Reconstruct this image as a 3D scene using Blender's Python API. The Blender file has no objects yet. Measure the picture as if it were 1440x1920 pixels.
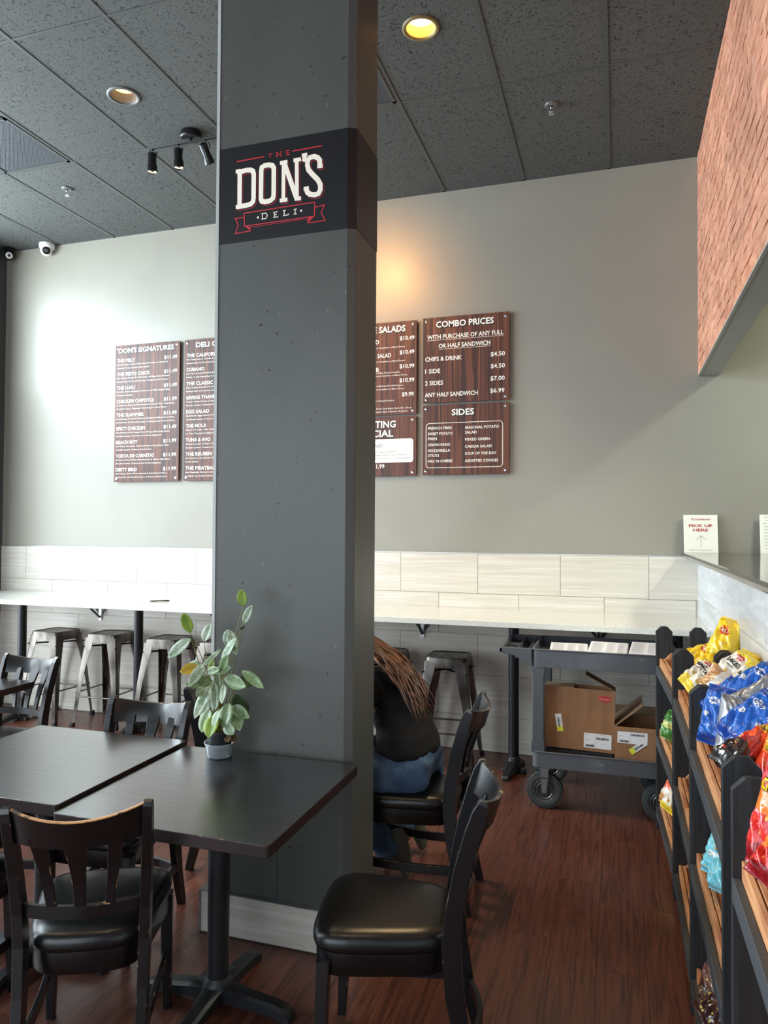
import bpy, bmesh, math, random
from mathutils import Vector, Matrix
R = math.radians
C = bpy.context.scene.collection
random.seed(7)

# ------------------------------------------------------------------ camera, world, exposure
sc = bpy.context.scene
cam_d = bpy.data.cameras.new('camera'); cam = bpy.data.objects.new('camera', cam_d); C.objects.link(cam)
YAW, PITCH, ROLL, FPX = R(17.807), R(1.264), R(0.323), 1365.8
fw = Vector((-math.sin(YAW) * math.cos(PITCH), math.cos(YAW) * math.cos(PITCH), math.sin(PITCH)))
rt = Vector((math.cos(YAW), math.sin(YAW), 0)); up = rt.cross(fw)
r2 = rt * math.cos(ROLL) + up * math.sin(ROLL); u2 = -rt * math.sin(ROLL) + up * math.cos(ROLL)
M = Matrix((r2, u2, -fw)).transposed().to_4x4(); M.translation = (0, 0, 1.66)
cam.matrix_world = M
cam_d.sensor_fit = 'VERTICAL'; cam_d.sensor_height = 24.0; cam_d.lens = 24.0 * FPX / 1920
cam_d.clip_start = 0.02
sc.camera = cam
w = bpy.data.worlds.new('sky'); sc.world = w; w.use_nodes = True
w.node_tree.nodes['Background'].inputs[0].default_value = (0.66, 0.82, 1.0, 1)
w.node_tree.nodes['Background'].inputs[1].default_value = 2.2
sc.view_settings.view_transform = 'Standard'; sc.view_settings.look = 'None'
sc.view_settings.gamma = 1; sc.view_settings.use_curve_mapping = False
sc.view_settings.exposure = 0.0

def area(name, loc, rot, sx, sy, watt, col):
    d = bpy.data.lights.new(name, 'AREA'); d.shape = 'RECTANGLE'; d.size = sx; d.size_y = sy
    d.energy = watt; d.color = col
    o = bpy.data.objects.new(name, d); o.location = loc; o.rotation_euler = rot; C.objects.link(o); return o
# daylight coming in through the shop windows: left wall; front one added to light the pillar's face
area('daylight_left', (-5.80, 2.38, 1.55), (0, R(-90), 0), 2.8, 5.1, 285, (0.88, 0.96, 1.0))
area('skylight_left', (-5.80, 2.38, 3.47), (0, R(-90), 0), 1.0, 5.1, 520, (0.80, 0.93, 1.0))
area('added_front_light', (-2.6, -2.85, 1.9), (R(90), 0, 0), 5.0, 3.2, 120, (0.90, 0.96, 1.0))
# service counter lighting behind the bulkhead
area('kitchen_light', (2.35, 3.7, 3.95), (0, R(-20), 0), 0.6, 1.2, 150, (0.96, 1.0, 0.84))

# ------------------------------------------------------------------ helpers
def lin(c):
    f = lambda v: v / 12.92 if v <= 0.04045 else ((v + 0.055) / 1.055) ** 2.4
    return tuple(f(x / 255) for x in c) + (1,)
MATS = {}
def mat(name, rgb, rough=0.5, metal=0.0, coat=0.0, spec=0.5, bump=None, mix=None, emit=None, trans=0.0, alpha=1.0):
    """rgb sRGB 0-255. bump=(scale,strength,stretch xyz). mix=(rgb2, scale, stretch, lo, hi[, detail])"""
    if name in MATS: return MATS[name]
    m = bpy.data.materials.new(name); m.use_nodes = True; nt = m.node_tree; N = nt.nodes; L = nt.links
    b = N['Principled BSDF']; b.inputs['Base Color'].default_value = lin(rgb)
    b.inputs['Roughness'].default_value = rough; b.inputs['Metallic'].default_value = metal
    b.inputs['Coat Weight'].default_value = coat; b.inputs['Coat Roughness'].default_value = 0.12
    b.inputs['Specular IOR Level'].default_value = spec
    b.inputs['Transmission Weight'].default_value = trans; b.inputs['Alpha'].default_value = alpha
    if emit:
        b.inputs['Emission Color'].default_value = lin(emit[0]); b.inputs['Emission Strength'].default_value = emit[1]
    tc = N.new('ShaderNodeTexCoord')
    def noise(scale, st, detail=4, dist=0.0):
        mp = N.new('ShaderNodeMapping'); mp.inputs['Scale'].default_value = st
        L.new(tc.outputs['Object'], mp.inputs[0])
        n = N.new('ShaderNodeTexNoise'); n.inputs['Scale'].default_value = scale; n.inputs['Detail'].default_value = detail
        n.inputs['Distortion'].default_value = dist
        L.new(mp.outputs[0], n.inputs[0]); return n
    if mix:
        mixes = mix if isinstance(mix, list) else [mix]
        prev = None
        for mx in mixes:
            n = noise(mx[1], mx[2], mx[5] if len(mx) > 5 else 4, mx[6] if len(mx) > 6 else 0)
            r = N.new('ShaderNodeValToRGB'); r.color_ramp.elements[0].position = mx[3]; r.color_ramp.elements[1].position = mx[4]
            L.new(n.outputs[0], r.inputs[0])
            mi = N.new('ShaderNodeMix'); mi.data_type = 'RGBA'
            L.new(r.outputs[0], mi.inputs[0])
            if prev: L.new(prev, mi.inputs[6])
            else: mi.inputs[6].default_value = lin(rgb)
            mi.inputs[7].default_value = lin(mx[0]); prev = mi.outputs[2]
        L.new(prev, b.inputs['Base Color'])
    if bump:
        n = noise(bump[0], bump[2], 5)
        bp = N.new('ShaderNodeBump'); bp.inputs['Strength'].default_value = bump[1]; bp.inputs['Distance'].default_value = 0.01
        L.new(n.outputs[0], bp.inputs['Height']); L.new(bp.outputs[0], b.inputs['Normal'])
    MATS[name] = m; return m
def vary(m, amount=0.25):
    """per-object brightness variation (tiles, planks, bricks differ a little)"""
    nt = m.node_tree; N = nt.nodes; L = nt.links; b = N['Principled BSDF']
    oi = N.new('ShaderNodeObjectInfo'); mr = N.new('ShaderNodeMapRange')
    mr.inputs[3].default_value = 1 - amount; mr.inputs[4].default_value = 1 + amount
    L.new(oi.outputs['Random'], mr.inputs[0])
    hsv = N.new('ShaderNodeHueSaturation'); L.new(mr.outputs[0], hsv.inputs['Value'])
    s = b.inputs['Base Color']
    if s.is_linked: L.new(s.links[0].from_socket, hsv.inputs['Color'])
    else: hsv.inputs['Color'].default_value = s.default_value
    L.new(hsv.outputs[0], s)
    # shift texture per object
    for n in [n for n in N if n.type == 'MAPPING']:
        cb = N.new('ShaderNodeCombineXYZ'); ml = N.new('ShaderNodeMath'); ml.operation = 'MULTIPLY'; ml.inputs[1].default_value = 37.0
        L.new(oi.outputs['Random'], ml.inputs[0]); 
        for k in range(3): L.new(ml.outputs[0], cb.inputs[k])
        L.new(cb.outputs[0], n.inputs['Location'])
    return m

class MB:
    def __init__(s): s.v = []; s.f = []; s.mi = []; s.uv = None
    def add(s, vs, fs, mi=0):
        o = len(s.v); s.v += [tuple(v) for v in vs]; s.f += [tuple(i + o for i in f) for f in fs]; s.mi += [mi] * len(fs); return s
    def box(s, x0, x1, y0, y1, z0, z1, mi=0, M=None):
        vs = [Vector((x, y, z)) for z in (z0, z1) for y in (y0, y1) for x in (x0, x1)]
        if M: vs = [M @ v for v in vs]
        return s.add(vs, [(0, 2, 3, 1), (4, 5, 7, 6), (0, 1, 5, 4), (2, 6, 7, 3), (0, 4, 6, 2), (1, 3, 7, 5)], mi)
    def prism(s, poly, d0, d1, ax='y', mi=0, M=None):
        """poly in the two other axes (cyclic order x,y,z without ax)"""
        n = len(poly); vs = []
        for d in (d0, d1):
            for a, b in poly:
                v = {'x': (d, a, b), 'y': (a, d, b), 'z': (a, b, d)}[ax]
                v = Vector(v); vs.append(M @ v if M else v)
        fs = [tuple(range(n)), tuple(range(2 * n - 1, n - 1, -1))] + [(i, i + n, (i + 1) % n + n, (i + 1) % n) for i in range(n)]
        return s.add(vs, fs, mi)
    def tube(s, pts, r, n=10, mi=0, cap=True):
        pts = [Vector(p) for p in pts]; rr = r if isinstance(r, (list, tuple)) else [r] * len(pts)
        vs = []; prev = None
        for i, p in enumerate(pts):
            d = (pts[min(i + 1, len(pts) - 1)] - pts[max(i - 1, 0)]).normalized()
            a = Vector((0, 0, 1)) if abs(d.z) < 0.9 else Vector((1, 0, 0))
            if prev is not None: a = prev
            e1 = (a - d * a.dot(d)).normalized(); e2 = d.cross(e1); prev = e1
            for k in range(n):
                t = 2 * math.pi * k / n; vs.append(p + (e1 * math.cos(t) + e2 * math.sin(t)) * rr[i])
        fs = []
        for i in range(len(pts) - 1):
            for k in range(n):
                fs.append((i * n + k, i * n + (k + 1) % n, (i + 1) * n + (k + 1) % n, (i + 1) * n + k))
        if cap: fs += [tuple(reversed(range(n))), tuple(range((len(pts) - 1) * n, len(pts) * n))]
        return s.add(vs, fs, mi)
    def lathe(s, prof, n=24, c=(0, 0, 0), mi=0, ax='z', cap=True):
        vs = []
        for r, z in prof:
            for k in range(n):
                t = 2 * math.pi * k / n; a, b = r * math.cos(t), r * math.sin(t)
                v = {'z': (a, b, z), 'y': (a, z, b), 'x': (z, a, b)}[ax]
                vs.append((v[0] + c[0], v[1] + c[1], v[2] + c[2]))
        fs = []
        for i in range(len(prof) - 1):
            for k in range(n):
                fs.append((i * n + k, i * n + (k + 1) % n, (i + 1) * n + (k + 1) % n, (i + 1) * n + k))
        if cap: fs += [tuple(reversed(range(n))), tuple(range((len(prof) - 1) * n, len(prof) * n))]
        return s.add(vs, fs, mi)
    def loft(s, rings, mi=0, cap=True, edge_mi=None, edge_faces=()):
        n = len(rings[0]); vs = [v for r in rings for v in r]; o = len(s.v)
        for i in range(len(rings) - 1):
            pass
        fs = []; ms = []
        for i in range(len(rings) - 1):
            for k in range(n):
                fs.append((i * n + k, i * n + (k + 1) % n, (i + 1) * n + (k + 1) % n, (i + 1) * n + k))
                ms.append(edge_mi if (edge_mi is not None and k in edge_faces) else mi)
        if cap:
            fs += [tuple(reversed(range(n))), tuple(range((len(rings) - 1) * n, len(rings) * n))]; ms += [mi, mi]
        s.v += [tuple(v) for v in vs]; s.f += [tuple(a + o for a in f) for f in fs]; s.mi += ms; return s
    def sweep(s, pts, sizes, side, ch=0.003, mi=0, edge=1):
        """rectangular bar along pts; side = unit vector of the 'a' half width direction; sizes [(a,b)..]; chamfers use material edge"""
        pts = [Vector(p) for p in pts]; rings = []
        for i, p in enumerate(pts):
            d = (pts[min(i + 1, len(pts) - 1)] - pts[max(i - 1, 0)]).normalized()
            sd = side[i] if isinstance(side, list) else side
            e1 = Vector(sd); e1 = (e1 - d * e1.dot(d)).normalized(); e2 = d.cross(e1)
            a, b = sizes[i] if isinstance(sizes, list) else sizes; c = min(ch, a * .4, b * .4)
            q = [(a, b - c), (a - c, b), (-a + c, b), (-a, b - c), (-a, -b + c), (-a + c, -b), (a - c, -b), (a, -b + c)]
            rings.append([p + e1 * u + e2 * v for u, v in q])
        return s.loft(rings, mi, True, edge, (0, 2, 4, 6))
    def build(s, name, mats, parent=None, smooth=False, bevel=0, seg=2, loc=None, rot=None, fix=True):
        me = bpy.data.meshes.new(name); me.from_pydata(s.v, [], s.f)
        mats = mats if isinstance(mats, (list, tuple)) else [mats]
        for m in mats: me.materials.append(m)
        for i, p in enumerate(me.polygons): p.material_index = min(s.mi[i], len(mats) - 1)
        if s.uv:
            ul = me.uv_layers.new(name='UVMap')
            for lp in me.loops: ul.data[lp.index].uv = s.uv[lp.vertex_index]
        me.validate(); me.update()
        if fix:
            bm = bmesh.new(); bm.from_mesh(me); bmesh.ops.recalc_face_normals(bm, faces=bm.faces); bm.to_mesh(me); bm.free()
        if smooth:
            for p in me.polygons: p.use_smooth = True
            if smooth == 'auto': me.set_sharp_from_angle(angle=R(38))
        o = bpy.data.objects.new(name, me); C.objects.link(o)
        if parent: o.parent = parent
        if loc: o.location = loc
        if rot: o.rotation_euler = rot
        if bevel:
            bv = o.modifiers.new('bevel', 'BEVEL'); bv.width = bevel; bv.segments = seg; bv.limit_method = 'ANGLE'; bv.angle_limit = R(40)
        return o
def thing(name, label, cat, loc=(0, 0, 0), rz=0, group=None, rot=None):
    o = bpy.data.objects.new(name, None); C.objects.link(o); o.empty_display_size = 0.05
    o.location = loc; o.rotation_euler = rot if rot else (0, 0, rz); return tag(o, label, cat, group)
def tag(o, label, cat, group=None):
    o['label'] = label; o['category'] = cat
    if group: o['group'] = group
    return o
def struct(o, label=None):
    o['kind'] = 'structure'
    if label: o['label'] = label
    return o
def copy_tree(o, parent=None):
    c = o.copy(); C.objects.link(c); c.parent = parent
    for ch in list(o.children):
        copy_tree(ch, c)
    return c
def share(o, parent=None, **kw):
    c = bpy.data.objects.new(o.name.split('.')[0], o.data); C.objects.link(c)
    if parent: c.parent = parent
    return c
_tc = {}
def glyphs(txt, bold=0.0, res=2):
    k = (txt, bold, res)
    if k in _tc: return _tc[k]
    cu = bpy.data.curves.new('t', 'FONT'); cu.body = txt; cu.size = 1.0; cu.resolution_u = res; cu.offset = bold
    ob = bpy.data.objects.new('t', cu); C.objects.link(ob)
    dg = bpy.context.evaluated_depsgraph_get(); ev = ob.evaluated_get(dg); me = ev.to_mesh()
    vs = [(v.co.x, v.co.y) for v in me.vertices]; fs = [tuple(p.vertices) for p in me.polygons]
    ev.to_mesh_clear(); bpy.data.objects.remove(ob); bpy.data.curves.remove(cu)
    _tc[k] = (vs, fs); return vs, fs
CAP = 0.729
def text(mb, txt, x, y, cap, width=None, align='l', bold=0.012, fn=None, mi=0, res=2, aspect=1.0):
    """adds flat text to mb; fn maps (u,v)->3D.  cap = capital height"""
    vs, fs = glyphs(txt, bold, res)
    if not vs: return
    sc_ = cap / CAP; x0 = min(v[0] for v in vs); x1 = max(v[0] for v in vs)
    sx = (width / (x1 - x0)) if width else sc_ * aspect
    W = (x1 - x0) * sx; off = {'l': 0, 'c': -W / 2, 'r': -W}[align]
    mb.add([fn(x + off + (vx - x0) * sx, y + vy * sc_) for vx, vy in vs], fs, mi)
def stroke(mb, pts, wd, fn, closed=False, mi=0):
    """flat ribbon along 2D path"""
    P = [Vector(p) for p in pts]; n = len(P); a = []; b = []
    for i in range(n):
        if closed: p0, p1 = P[i - 1], P[(i + 1) % n]
        else: p0, p1 = P[max(i - 1, 0)], P[min(i + 1, n - 1)]
        d1 = (P[i] - p0); d2 = (p1 - P[i])
        d1 = d1.normalized() if d1.length > 0 else d2.normalized(); d2 = d2.normalized() if d2.length > 0 else d1
        t = (d1 + d2).normalized(); nn = Vector((-t.y, t.x)); k = max(0.5, nn.dot(Vector((-d1.y, d1.x))))
        a.append(P[i] + nn * wd / 2 / k); b.append(P[i] - nn * wd / 2 / k)
    m = n if closed else n - 1
    vs = [fn(*q) for q in a] + [fn(*q) for q in b]
    mb.add(vs, [(i, (i + 1) % n, (i + 1) % n + n, i + n) for i in range(m)], mi)
def rrect(x0, x1, y0, y1, r, n=5):
    out = []
    for cx, cy, a0 in ((x1 - r, y1 - r, 0), (x0 + r, y1 - r, 90), (x0 + r, y0 + r, 180), (x1 - r, y0 + r, 270)):
        for k in range(n + 1):
            t = R(a0 + 90 * k / n); out.append((cx + r * math.cos(t), cy + r * math.sin(t)))
    return out

# ------------------------------------------------------------------ materials
wall_paint = mat('wall_paint', (147, 143, 131), 0.42, coat=0.45, spec=0.5, bump=(9, 0.10, (1, 1, 1)),
                 mix=[((142, 138, 127), 1.2, (1, 1, 1), 0.42, 0.62)])
pillar_paint = mat('pillar_paint', (79, 80, 76), 0.42, bump=(14, 0.10, (1, 1, .5)),
                   mix=[((74, 75, 71), 3, (1, 1, .4), 0.4, 0.65), ((18, 18, 18), 42, (1, 1, 1), 0.765, 0.78, 1), ((100, 102, 98), 60, (1, 1, .3), 0.77, 0.785, 1)])
dark_wall = mat('dark_wall_paint', (70, 74, 74), 0.5)
tile_wall = vary(mat('tile_wall', (212, 206, 194), 0.46, bump=(4, 0.03, (1, 1, 9)),
                mix=[((204, 197, 184), 2.2, (.6, .6, 13), 0.45, 0.62, 5, 0.6), ((222, 218, 209), 3.1, (.5, .5, 20), 0.52, 0.66, 3, 0.4)]), 0.03)
tile_counter = vary(mat('tile_counter', (204, 207, 209), 0.30, bump=(4, 0.05, (1, 1, 5)),
                mix=[((184, 187, 189), 1.6, (1, .7, 7), 0.45, 0.64, 5, 1.1), ((218, 221, 223), 2.4, (1, .8, 9), 0.55, 0.66, 3, 1.2)]), 0.03)
grout = mat('grout', (150, 146, 138), 0.9)
ceil_tile = mat('ceiling_tile', (77, 79, 76), 0.9)
def fissures(m):
    nt = m.node_tree; N = nt.nodes; L = nt.links; b = N['Principled BSDF']; tc = N.new('ShaderNodeTexCoord'); oi = N.new('ShaderNodeObjectInfo')
    ad = N.new('ShaderNodeVectorMath'); ad.operation = 'ADD'; cb = N.new('ShaderNodeCombineXYZ')
    ml = N.new('ShaderNodeMath'); ml.operation = 'MULTIPLY'; ml.inputs[1].default_value = 50; L.new(oi.outputs['Random'], ml.inputs[0])
    L.new(ml.outputs[0], cb.inputs[0]); L.new(ml.outputs[0], cb.inputs[1]); L.new(tc.outputs['Object'], ad.inputs[0]); L.new(cb.outputs[0], ad.inputs[1])
    def math_(op, a, bb):
        n = N.new('ShaderNodeMath'); n.operation = op
        for i, q in enumerate((a, bb)):
            if isinstance(q, (int, float)): n.inputs[i].default_value = q
            elif q is not None: L.new(q, n.inputs[i])
        return n.outputs[0]
    n1 = N.new('ShaderNodeTexNoise'); n1.inputs['Scale'].default_value = 26; n1.inputs['Detail'].default_value = 1.5; L.new(ad.outputs[0], n1.inputs[0])
    line = math_('LESS_THAN', math_('ABSOLUTE', math_('SUBTRACT', n1.outputs[0], 0.5), None), 0.019)
    n2 = N.new('ShaderNodeTexNoise'); n2.inputs['Scale'].default_value = 60; n2.inputs['Detail'].default_value = 1; L.new(ad.outputs[0], n2.inputs[0])
    gate = math_('GREATER_THAN', n2.outputs[0], 0.48)
    n3 = N.new('ShaderNodeTexNoise'); n3.inputs['Scale'].default_value = 170; n3.inputs['Detail'].default_value = 1; L.new(ad.outputs[0], n3.inputs[0])
    pin = math_('GREATER_THAN', n3.outputs[0], 0.70)
    hole = math_('MAXIMUM', math_('MULTIPLY', line, gate), pin)
    mi = N.new('ShaderNodeMix'); mi.data_type = 'RGBA'; L.new(hole, mi.inputs[0]); mi.inputs[6].default_value = lin((77, 79, 76)); mi.inputs[7].default_value = lin((34, 35, 35))
    L.new(mi.outputs[2], b.inputs['Base Color'])
    bp = N.new('ShaderNodeBump'); bp.inputs['Strength'].default_value = 0.6; bp.inputs['Distance'].default_value = 0.004; bp.invert = True
    L.new(hole, bp.inputs['Height']); L.new(bp.outputs[0], b.inputs['Normal'])
fissures(ceil_tile)
grid_m = mat('ceiling_grid', (70, 72, 71), 0.45)
floor_m = vary(mat('floor_plank', (100, 60, 47), 0.30, bump=(12, 0.05, (5, .4, 1)),
               mix=[((62, 34, 27), 7, (6, .3, 1), 0.40, 0.68, 7, 1.6), ((120, 76, 60), 9, (8, .25, 1), 0.58, 0.76, 5, 2.0)]), 0.07)
brick_m = vary(mat('brick', (206, 146, 117), 0.8, bump=(35, 0.35, (1, 1, 1)),
               mix=[((184, 120, 93), 9, (1, 1, 2), 0.42, 0.62), ((206, 156, 130), 16, (1, 1, 2), 0.55, 0.7)]), 0.14)
mortar_m = mat('brick_mortar', (190, 138, 112), 0.9)
soffit_m = mat('soffit_paint', (160, 164, 158), 0.6)
quartz = mat('white_quartz', (222, 222, 214), 0.16, mix=((196, 197, 190), 160, (1, 1, 1), 0.52, 0.62))
granite = mat('dark_granite', (58, 56, 54), 0.08, mix=[((104, 100, 96), 120, (1, 1, 1), 0.56, 0.66), ((20, 20, 21), 70, (1, 1, 1), 0.55, 0.66)])
black_iron = mat('black_iron', (24, 26, 30), 0.42)
black_wood = mat('black_wood', (12, 12, 15), 0.30, coat=0.15, mix=((20, 18, 20), 30, (1, 1, .3), 0.62, 0.8))
worn_wood = mat('worn_edge', (26, 22, 22), 0.4, mix=((170, 130, 92), 34, (1, 1, 1), 0.60, 0.66, 5))
worn_rail = mat('worn_rail', (30, 24, 22), 0.35, mix=((186, 140, 92), 26, (1, 1, 1), 0.56, 0.62, 5))
vinyl = mat('black_vinyl', (17, 18, 19), 0.30, bump=(160, 0.05, (1, 1, 1)))
table_top_m = mat('table_top_wood', (10, 10, 12), 0.30, coat=1.0, bump=(9, 0.10, (.5, 4, 1)), mix=((24, 25, 28), 4, (.5, 4, 1), 0.50, 0.62, 8, 2.6))
table_edge_m = mat('table_edge', (38, 22, 20), 0.4, mix=((24, 14, 13), 12, (1, 1, 3), .4, .6))
gunmetal = mat('gunmetal', (118, 112, 106), 0.34, metal=0.9, mix=[((58, 53, 50), 7, (1, 1, .6), 0.42, 0.68), ((176, 172, 164), 20, (1, 1, .3), 0.64, 0.8)])
dark_steel = mat('dark_steel', (52, 50, 49), 0.35, metal=0.8)
chrome = mat('chrome', (205, 205, 205), 0.18, metal=1)
cart_plastic = mat('cart_plastic', (82, 85, 90), 0.48, bump=(60, 0.12, (1, 1, 1)), mix=[((98, 102, 107), 4, (1, 1, 1), 0.56, 0.72), ((120, 124, 128), 9, (1, 1, 2), 0.68, 0.78)])
rubber = mat('rubber', (62, 66, 66), 0.7)
cardboard = mat('cardboard', (150, 108, 74), 0.8, bump=(14, 0.05, (30, 1, 1)), mix=((140, 100, 68), 4, (6, 1, 1), .4, .65))
cardboard_in = mat('cardboard_inside', (140, 112, 84), 0.85)
paper = mat('paper', (232, 232, 232), 0.7)
ink = mat('ink', (40, 42, 46), 0.7)
white_print = mat('white_print', (250, 246, 236), 0.5)
black_print = mat('black_print', (16, 12, 14), 0.5)
red_print = mat('red_print', (196, 40, 54), 0.5)
rack_black = mat('rack_black_wood', (24, 25, 27), 0.55, bump=(9, 0.2, (6, 6, .5)), mix=((40, 42, 46), 7, (5, 5, .4), .5, .7))
rack_rail = mat('rack_rail_wood', (60, 64, 68), 0.6, bump=(9, 0.25, (6, .5, 6)), mix=((36, 38, 42), 7, (5, .5, 5), .5, .7))
pine = vary(mat('crate_wood', (206, 150, 104), 0.55, bump=(10, 0.1, (9, .6, 9)), mix=((168, 108, 70), 6, (8, .7, 8), 0.45, 0.65, 5, .6)), .08)
plastic_white = mat('white_plastic', (228, 228, 226), 0.35)
plastic_black = mat('black_plastic', (20, 20, 22), 0.3)
glass = bpy.data.materials.new('window_glass'); glass.use_nodes = True
_n = glass.node_tree.nodes; _l = glass.node_tree.links; _n.remove(_n['Principled BSDF'])
_t = _n.new('ShaderNodeBsdfTransparent'); _g = _n.new('ShaderNodeBsdfGlossy'); _g.inputs['Roughness'].default_value = 0.02; _mx = _n.new('ShaderNodeMixShader')
_mx.inputs[0].default_value = 0.05; _l.new(_t.outputs[0], _mx.inputs[1]); _l.new(_g.outputs[0], _mx.inputs[2]); _l.new(_mx.outputs[0], _n['Material Output'].inputs[0])

table_top_m.node_tree.nodes['Principled BSDF'].inputs['Coat IOR'].default_value = 2.3
table_top_m.node_tree.nodes['Principled BSDF'].inputs['Coat Roughness'].default_value = 0.20
wall_paint.node_tree.nodes['Principled BSDF'].inputs['Coat Roughness'].default_value = 0.33
# ------------------------------------------------------------------ room shell
CEIL = 4.267; WY = 5.456; XL = -5.54; XR = 0.535
b = MB().box(XL - .2, 2.9, WY, WY + .15, 0, CEIL + .15)
wall_back = struct(b.build('wall_back', wall_paint), 'grey satin painted back wall with light tile wainscot')
# left wall with two tall shop windows (pier in the corner)
b = MB()
b.box(XL - .2, XL, 4.95, WY, 0, CEIL + .15).box(XL - .2, XL, -2.65, -.2, 0, CEIL + .15)
b.box(XL - .2, XL, -.2, 4.95, 4.0, CEIL + .15).box(XL - .2, XL, -.2, 4.95, 0, .15).box(XL - .2, XL, 2.3, 2.5, .15, 4.0)
struct(b.build('wall_left', dark_wall), 'dark grey left wall beside the windows')
win_frame = mat('window_frame', (40, 42, 44), 0.4, metal=0.5)
for i, (y0, y1) in enumerate(((-.2, 2.3), (2.5, 4.95))):
    b = MB(); x0, x1 = XL - .12, XL - .05
    for z in (.15, 2.95, 3.95): b.box(x0, x1, y0, y1, z, z + .05)
    ym = (y0 + y1) / 2
    for y in (y0, ym - .025, y1 - .05): b.box(x0, x1, y, y + .05, .15, 4.0)
    wo = struct(b.build('window_%d' % (i + 1), win_frame), 'tall shop window in the left wall')
    for (a, c_) in ((y0 + .05, ym - .025), (ym + .025, y1 - .05)):
        for (z0, z1) in ((.2, 2.95), (3.0, 3.95)):
            MB().box(XL - .09, XL - .084, a, c_, z0, z1).build('pane', glass, wo)
# front wall (behind the viewer) with a window added for front light on the pillar
b = MB()
b.box(XL, -5.1, -2.65, -2.5, 0, CEIL + .15).box(-.1, 2.9, -2.65, -2.5, 0, CEIL + .15).box(-5.1, -.1, -2.65, -2.5, 3.5, CEIL + .15).box(-5.1, -.1, -2.65, -2.5, 0, .3)
struct(b.build('wall_front', dark_wall), 'front wall behind the viewer')
b = MB()
for x in (-5.1, -3.46, -1.83, -.15): b.box(x, x + .05, -2.61, -2.54, .3, 3.5)
for z in (.3, 3.45): b.box(-5.05, -.15, -2.61, -2.54, z, z + .05)
wo = struct(b.build('window_3', win_frame), 'unseen window added in the front wall for front light')
for x in (-5.05, -3.41, -1.78): MB().box(x, x + 1.6, -2.58, -2.574, .35, 3.45).build('pane', glass, wo)
struct(MB().box(2.75, 2.9, -2.5, WY, 0, CEIL + .15).build('wall_right', wall_paint), 'far wall of the kitchen side')

# ceiling: backing slab, lay-in tiles, grid
ceiling = struct(MB().box(XL - .2, 2.9, -2.65, WY, CEIL + .10, CEIL + .15).build('ceiling', grid_m), 'dark grey suspended ceiling of lay-in tiles')
gx = [XL] + [-.0574 - .6087 * k for k in range(8, -1, -1)] + [XR] + [XR + .61 * k for k in (1, 2, 3)] + [2.75]
gy = [WY, 4.222, 3.052, 1.88, .70, -.48, -1.66, -2.5]
VENTS = {}; LAMPS = ((-2.846, 3.66), (-.975, 3.617), (-2.85, .9), (-.97, .9), (-4.3, .9))
proto = {}
for i in range(len(gx) - 1):
    for j in range(len(gy) - 1):
        x0, x1, y1, y0 = gx[i], gx[i + 1], gy[j], gy[j + 1]
        w_, h_ = x1 - x0, y1 - y0
        vent = None
        if j == 1 and abs(x1 + 3.709) < .02: vent = 1
        if j == 1 and abs(x1 + 1.275) < .02: vent = 2
        if vent:
            VENTS[vent] = (x0, x1, y1 - .6, y1); y1 = y1 - .605; h_ = y1 - y0
        k = (round(w_, 3), round(h_, 3))
        hole = [(hx, hy) for hx, hy in LAMPS if x0 < hx < x1 and y0 < hy < y1]
        if hole:
            hx, hy = hole[0]; t = .006; rc = .0765; X0, X1, Y0, Y1 = x0 + t - hx, x1 - t - hx, y0 + t - hy, y1 - t - hy
            an = sorted([2 * math.pi * q / 32 for q in range(32)] + [math.atan2(b_, a_) % (2 * math.pi) for a_ in (X0, X1) for b_ in (Y0, Y1)])
            def rp(a):
                ca, sa = math.cos(a), math.sin(a); ts = []
                if abs(ca) > 1e-6: ts.append((X1 if ca > 0 else X0) / ca)
                if abs(sa) > 1e-6: ts.append((Y1 if sa > 0 else Y0) / sa)
                m_ = min(ts); return ca * m_, sa * m_
            n = len(an); vs = []
            for z in (.002, .02):
                vs += [(rc * math.cos(a), rc * math.sin(a), z) for a in an] + [(*rp(a), z) for a in an]
            fs = []
            for q in range(n):
                r_ = (q + 1) % n
                fs += [(q, r_, n + r_, n + q), (2 * n + q, 3 * n + q, 3 * n + r_, 2 * n + r_), (q, 2 * n + q, 2 * n + r_, r_), (n + q, n + r_, 3 * n + r_, 3 * n + q)]
            MB().add(vs, fs).build('ceiling_tile', ceil_tile, ceiling, loc=(hx, hy, CEIL)); continue
        loc = ((x0 + x1) / 2, (y0 + y1) / 2, CEIL)
        if k not in proto:
            t = .006
            proto[k] = MB().box(-w_ / 2 + t, w_ / 2 - t, -h_ / 2 + t, h_ / 2 - t, .002, .02).build('ceiling_tile', ceil_tile, ceiling, loc=loc)
        else:
            o = share(proto[k], ceiling); o.location = loc
for x in gx[1:-1]:
    if abs(x - XR) < .01: continue
    MB().box(x - .012, x + .012, -2.5, WY, CEIL - .002, CEIL + .01).build('ceiling_grid_bar', grid_m, ceiling)
for y in gy[1:-1]: MB().box(XL, 2.75, y - .007, y + .007, CEIL - .001, CEIL + .01).build('ceiling_grid_bar', grid_m, ceiling)
for x in (gx[0] + .008,): MB().box(x - .01, x + .012, -2.5, WY, CEIL - .002, CEIL + .01).build('ceiling_grid_bar', grid_m, ceiling)
MB().box(XL, 2.75, WY - .018, WY, CEIL - .002, CEIL + .01).build('ceiling_grid_bar', grid_m, ceiling)
vent_m = mat('vent_mesh', (104, 108, 112), 0.5, metal=.3)
vent_dark = mat('vent_dark', (40, 42, 46), 0.8)
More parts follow.
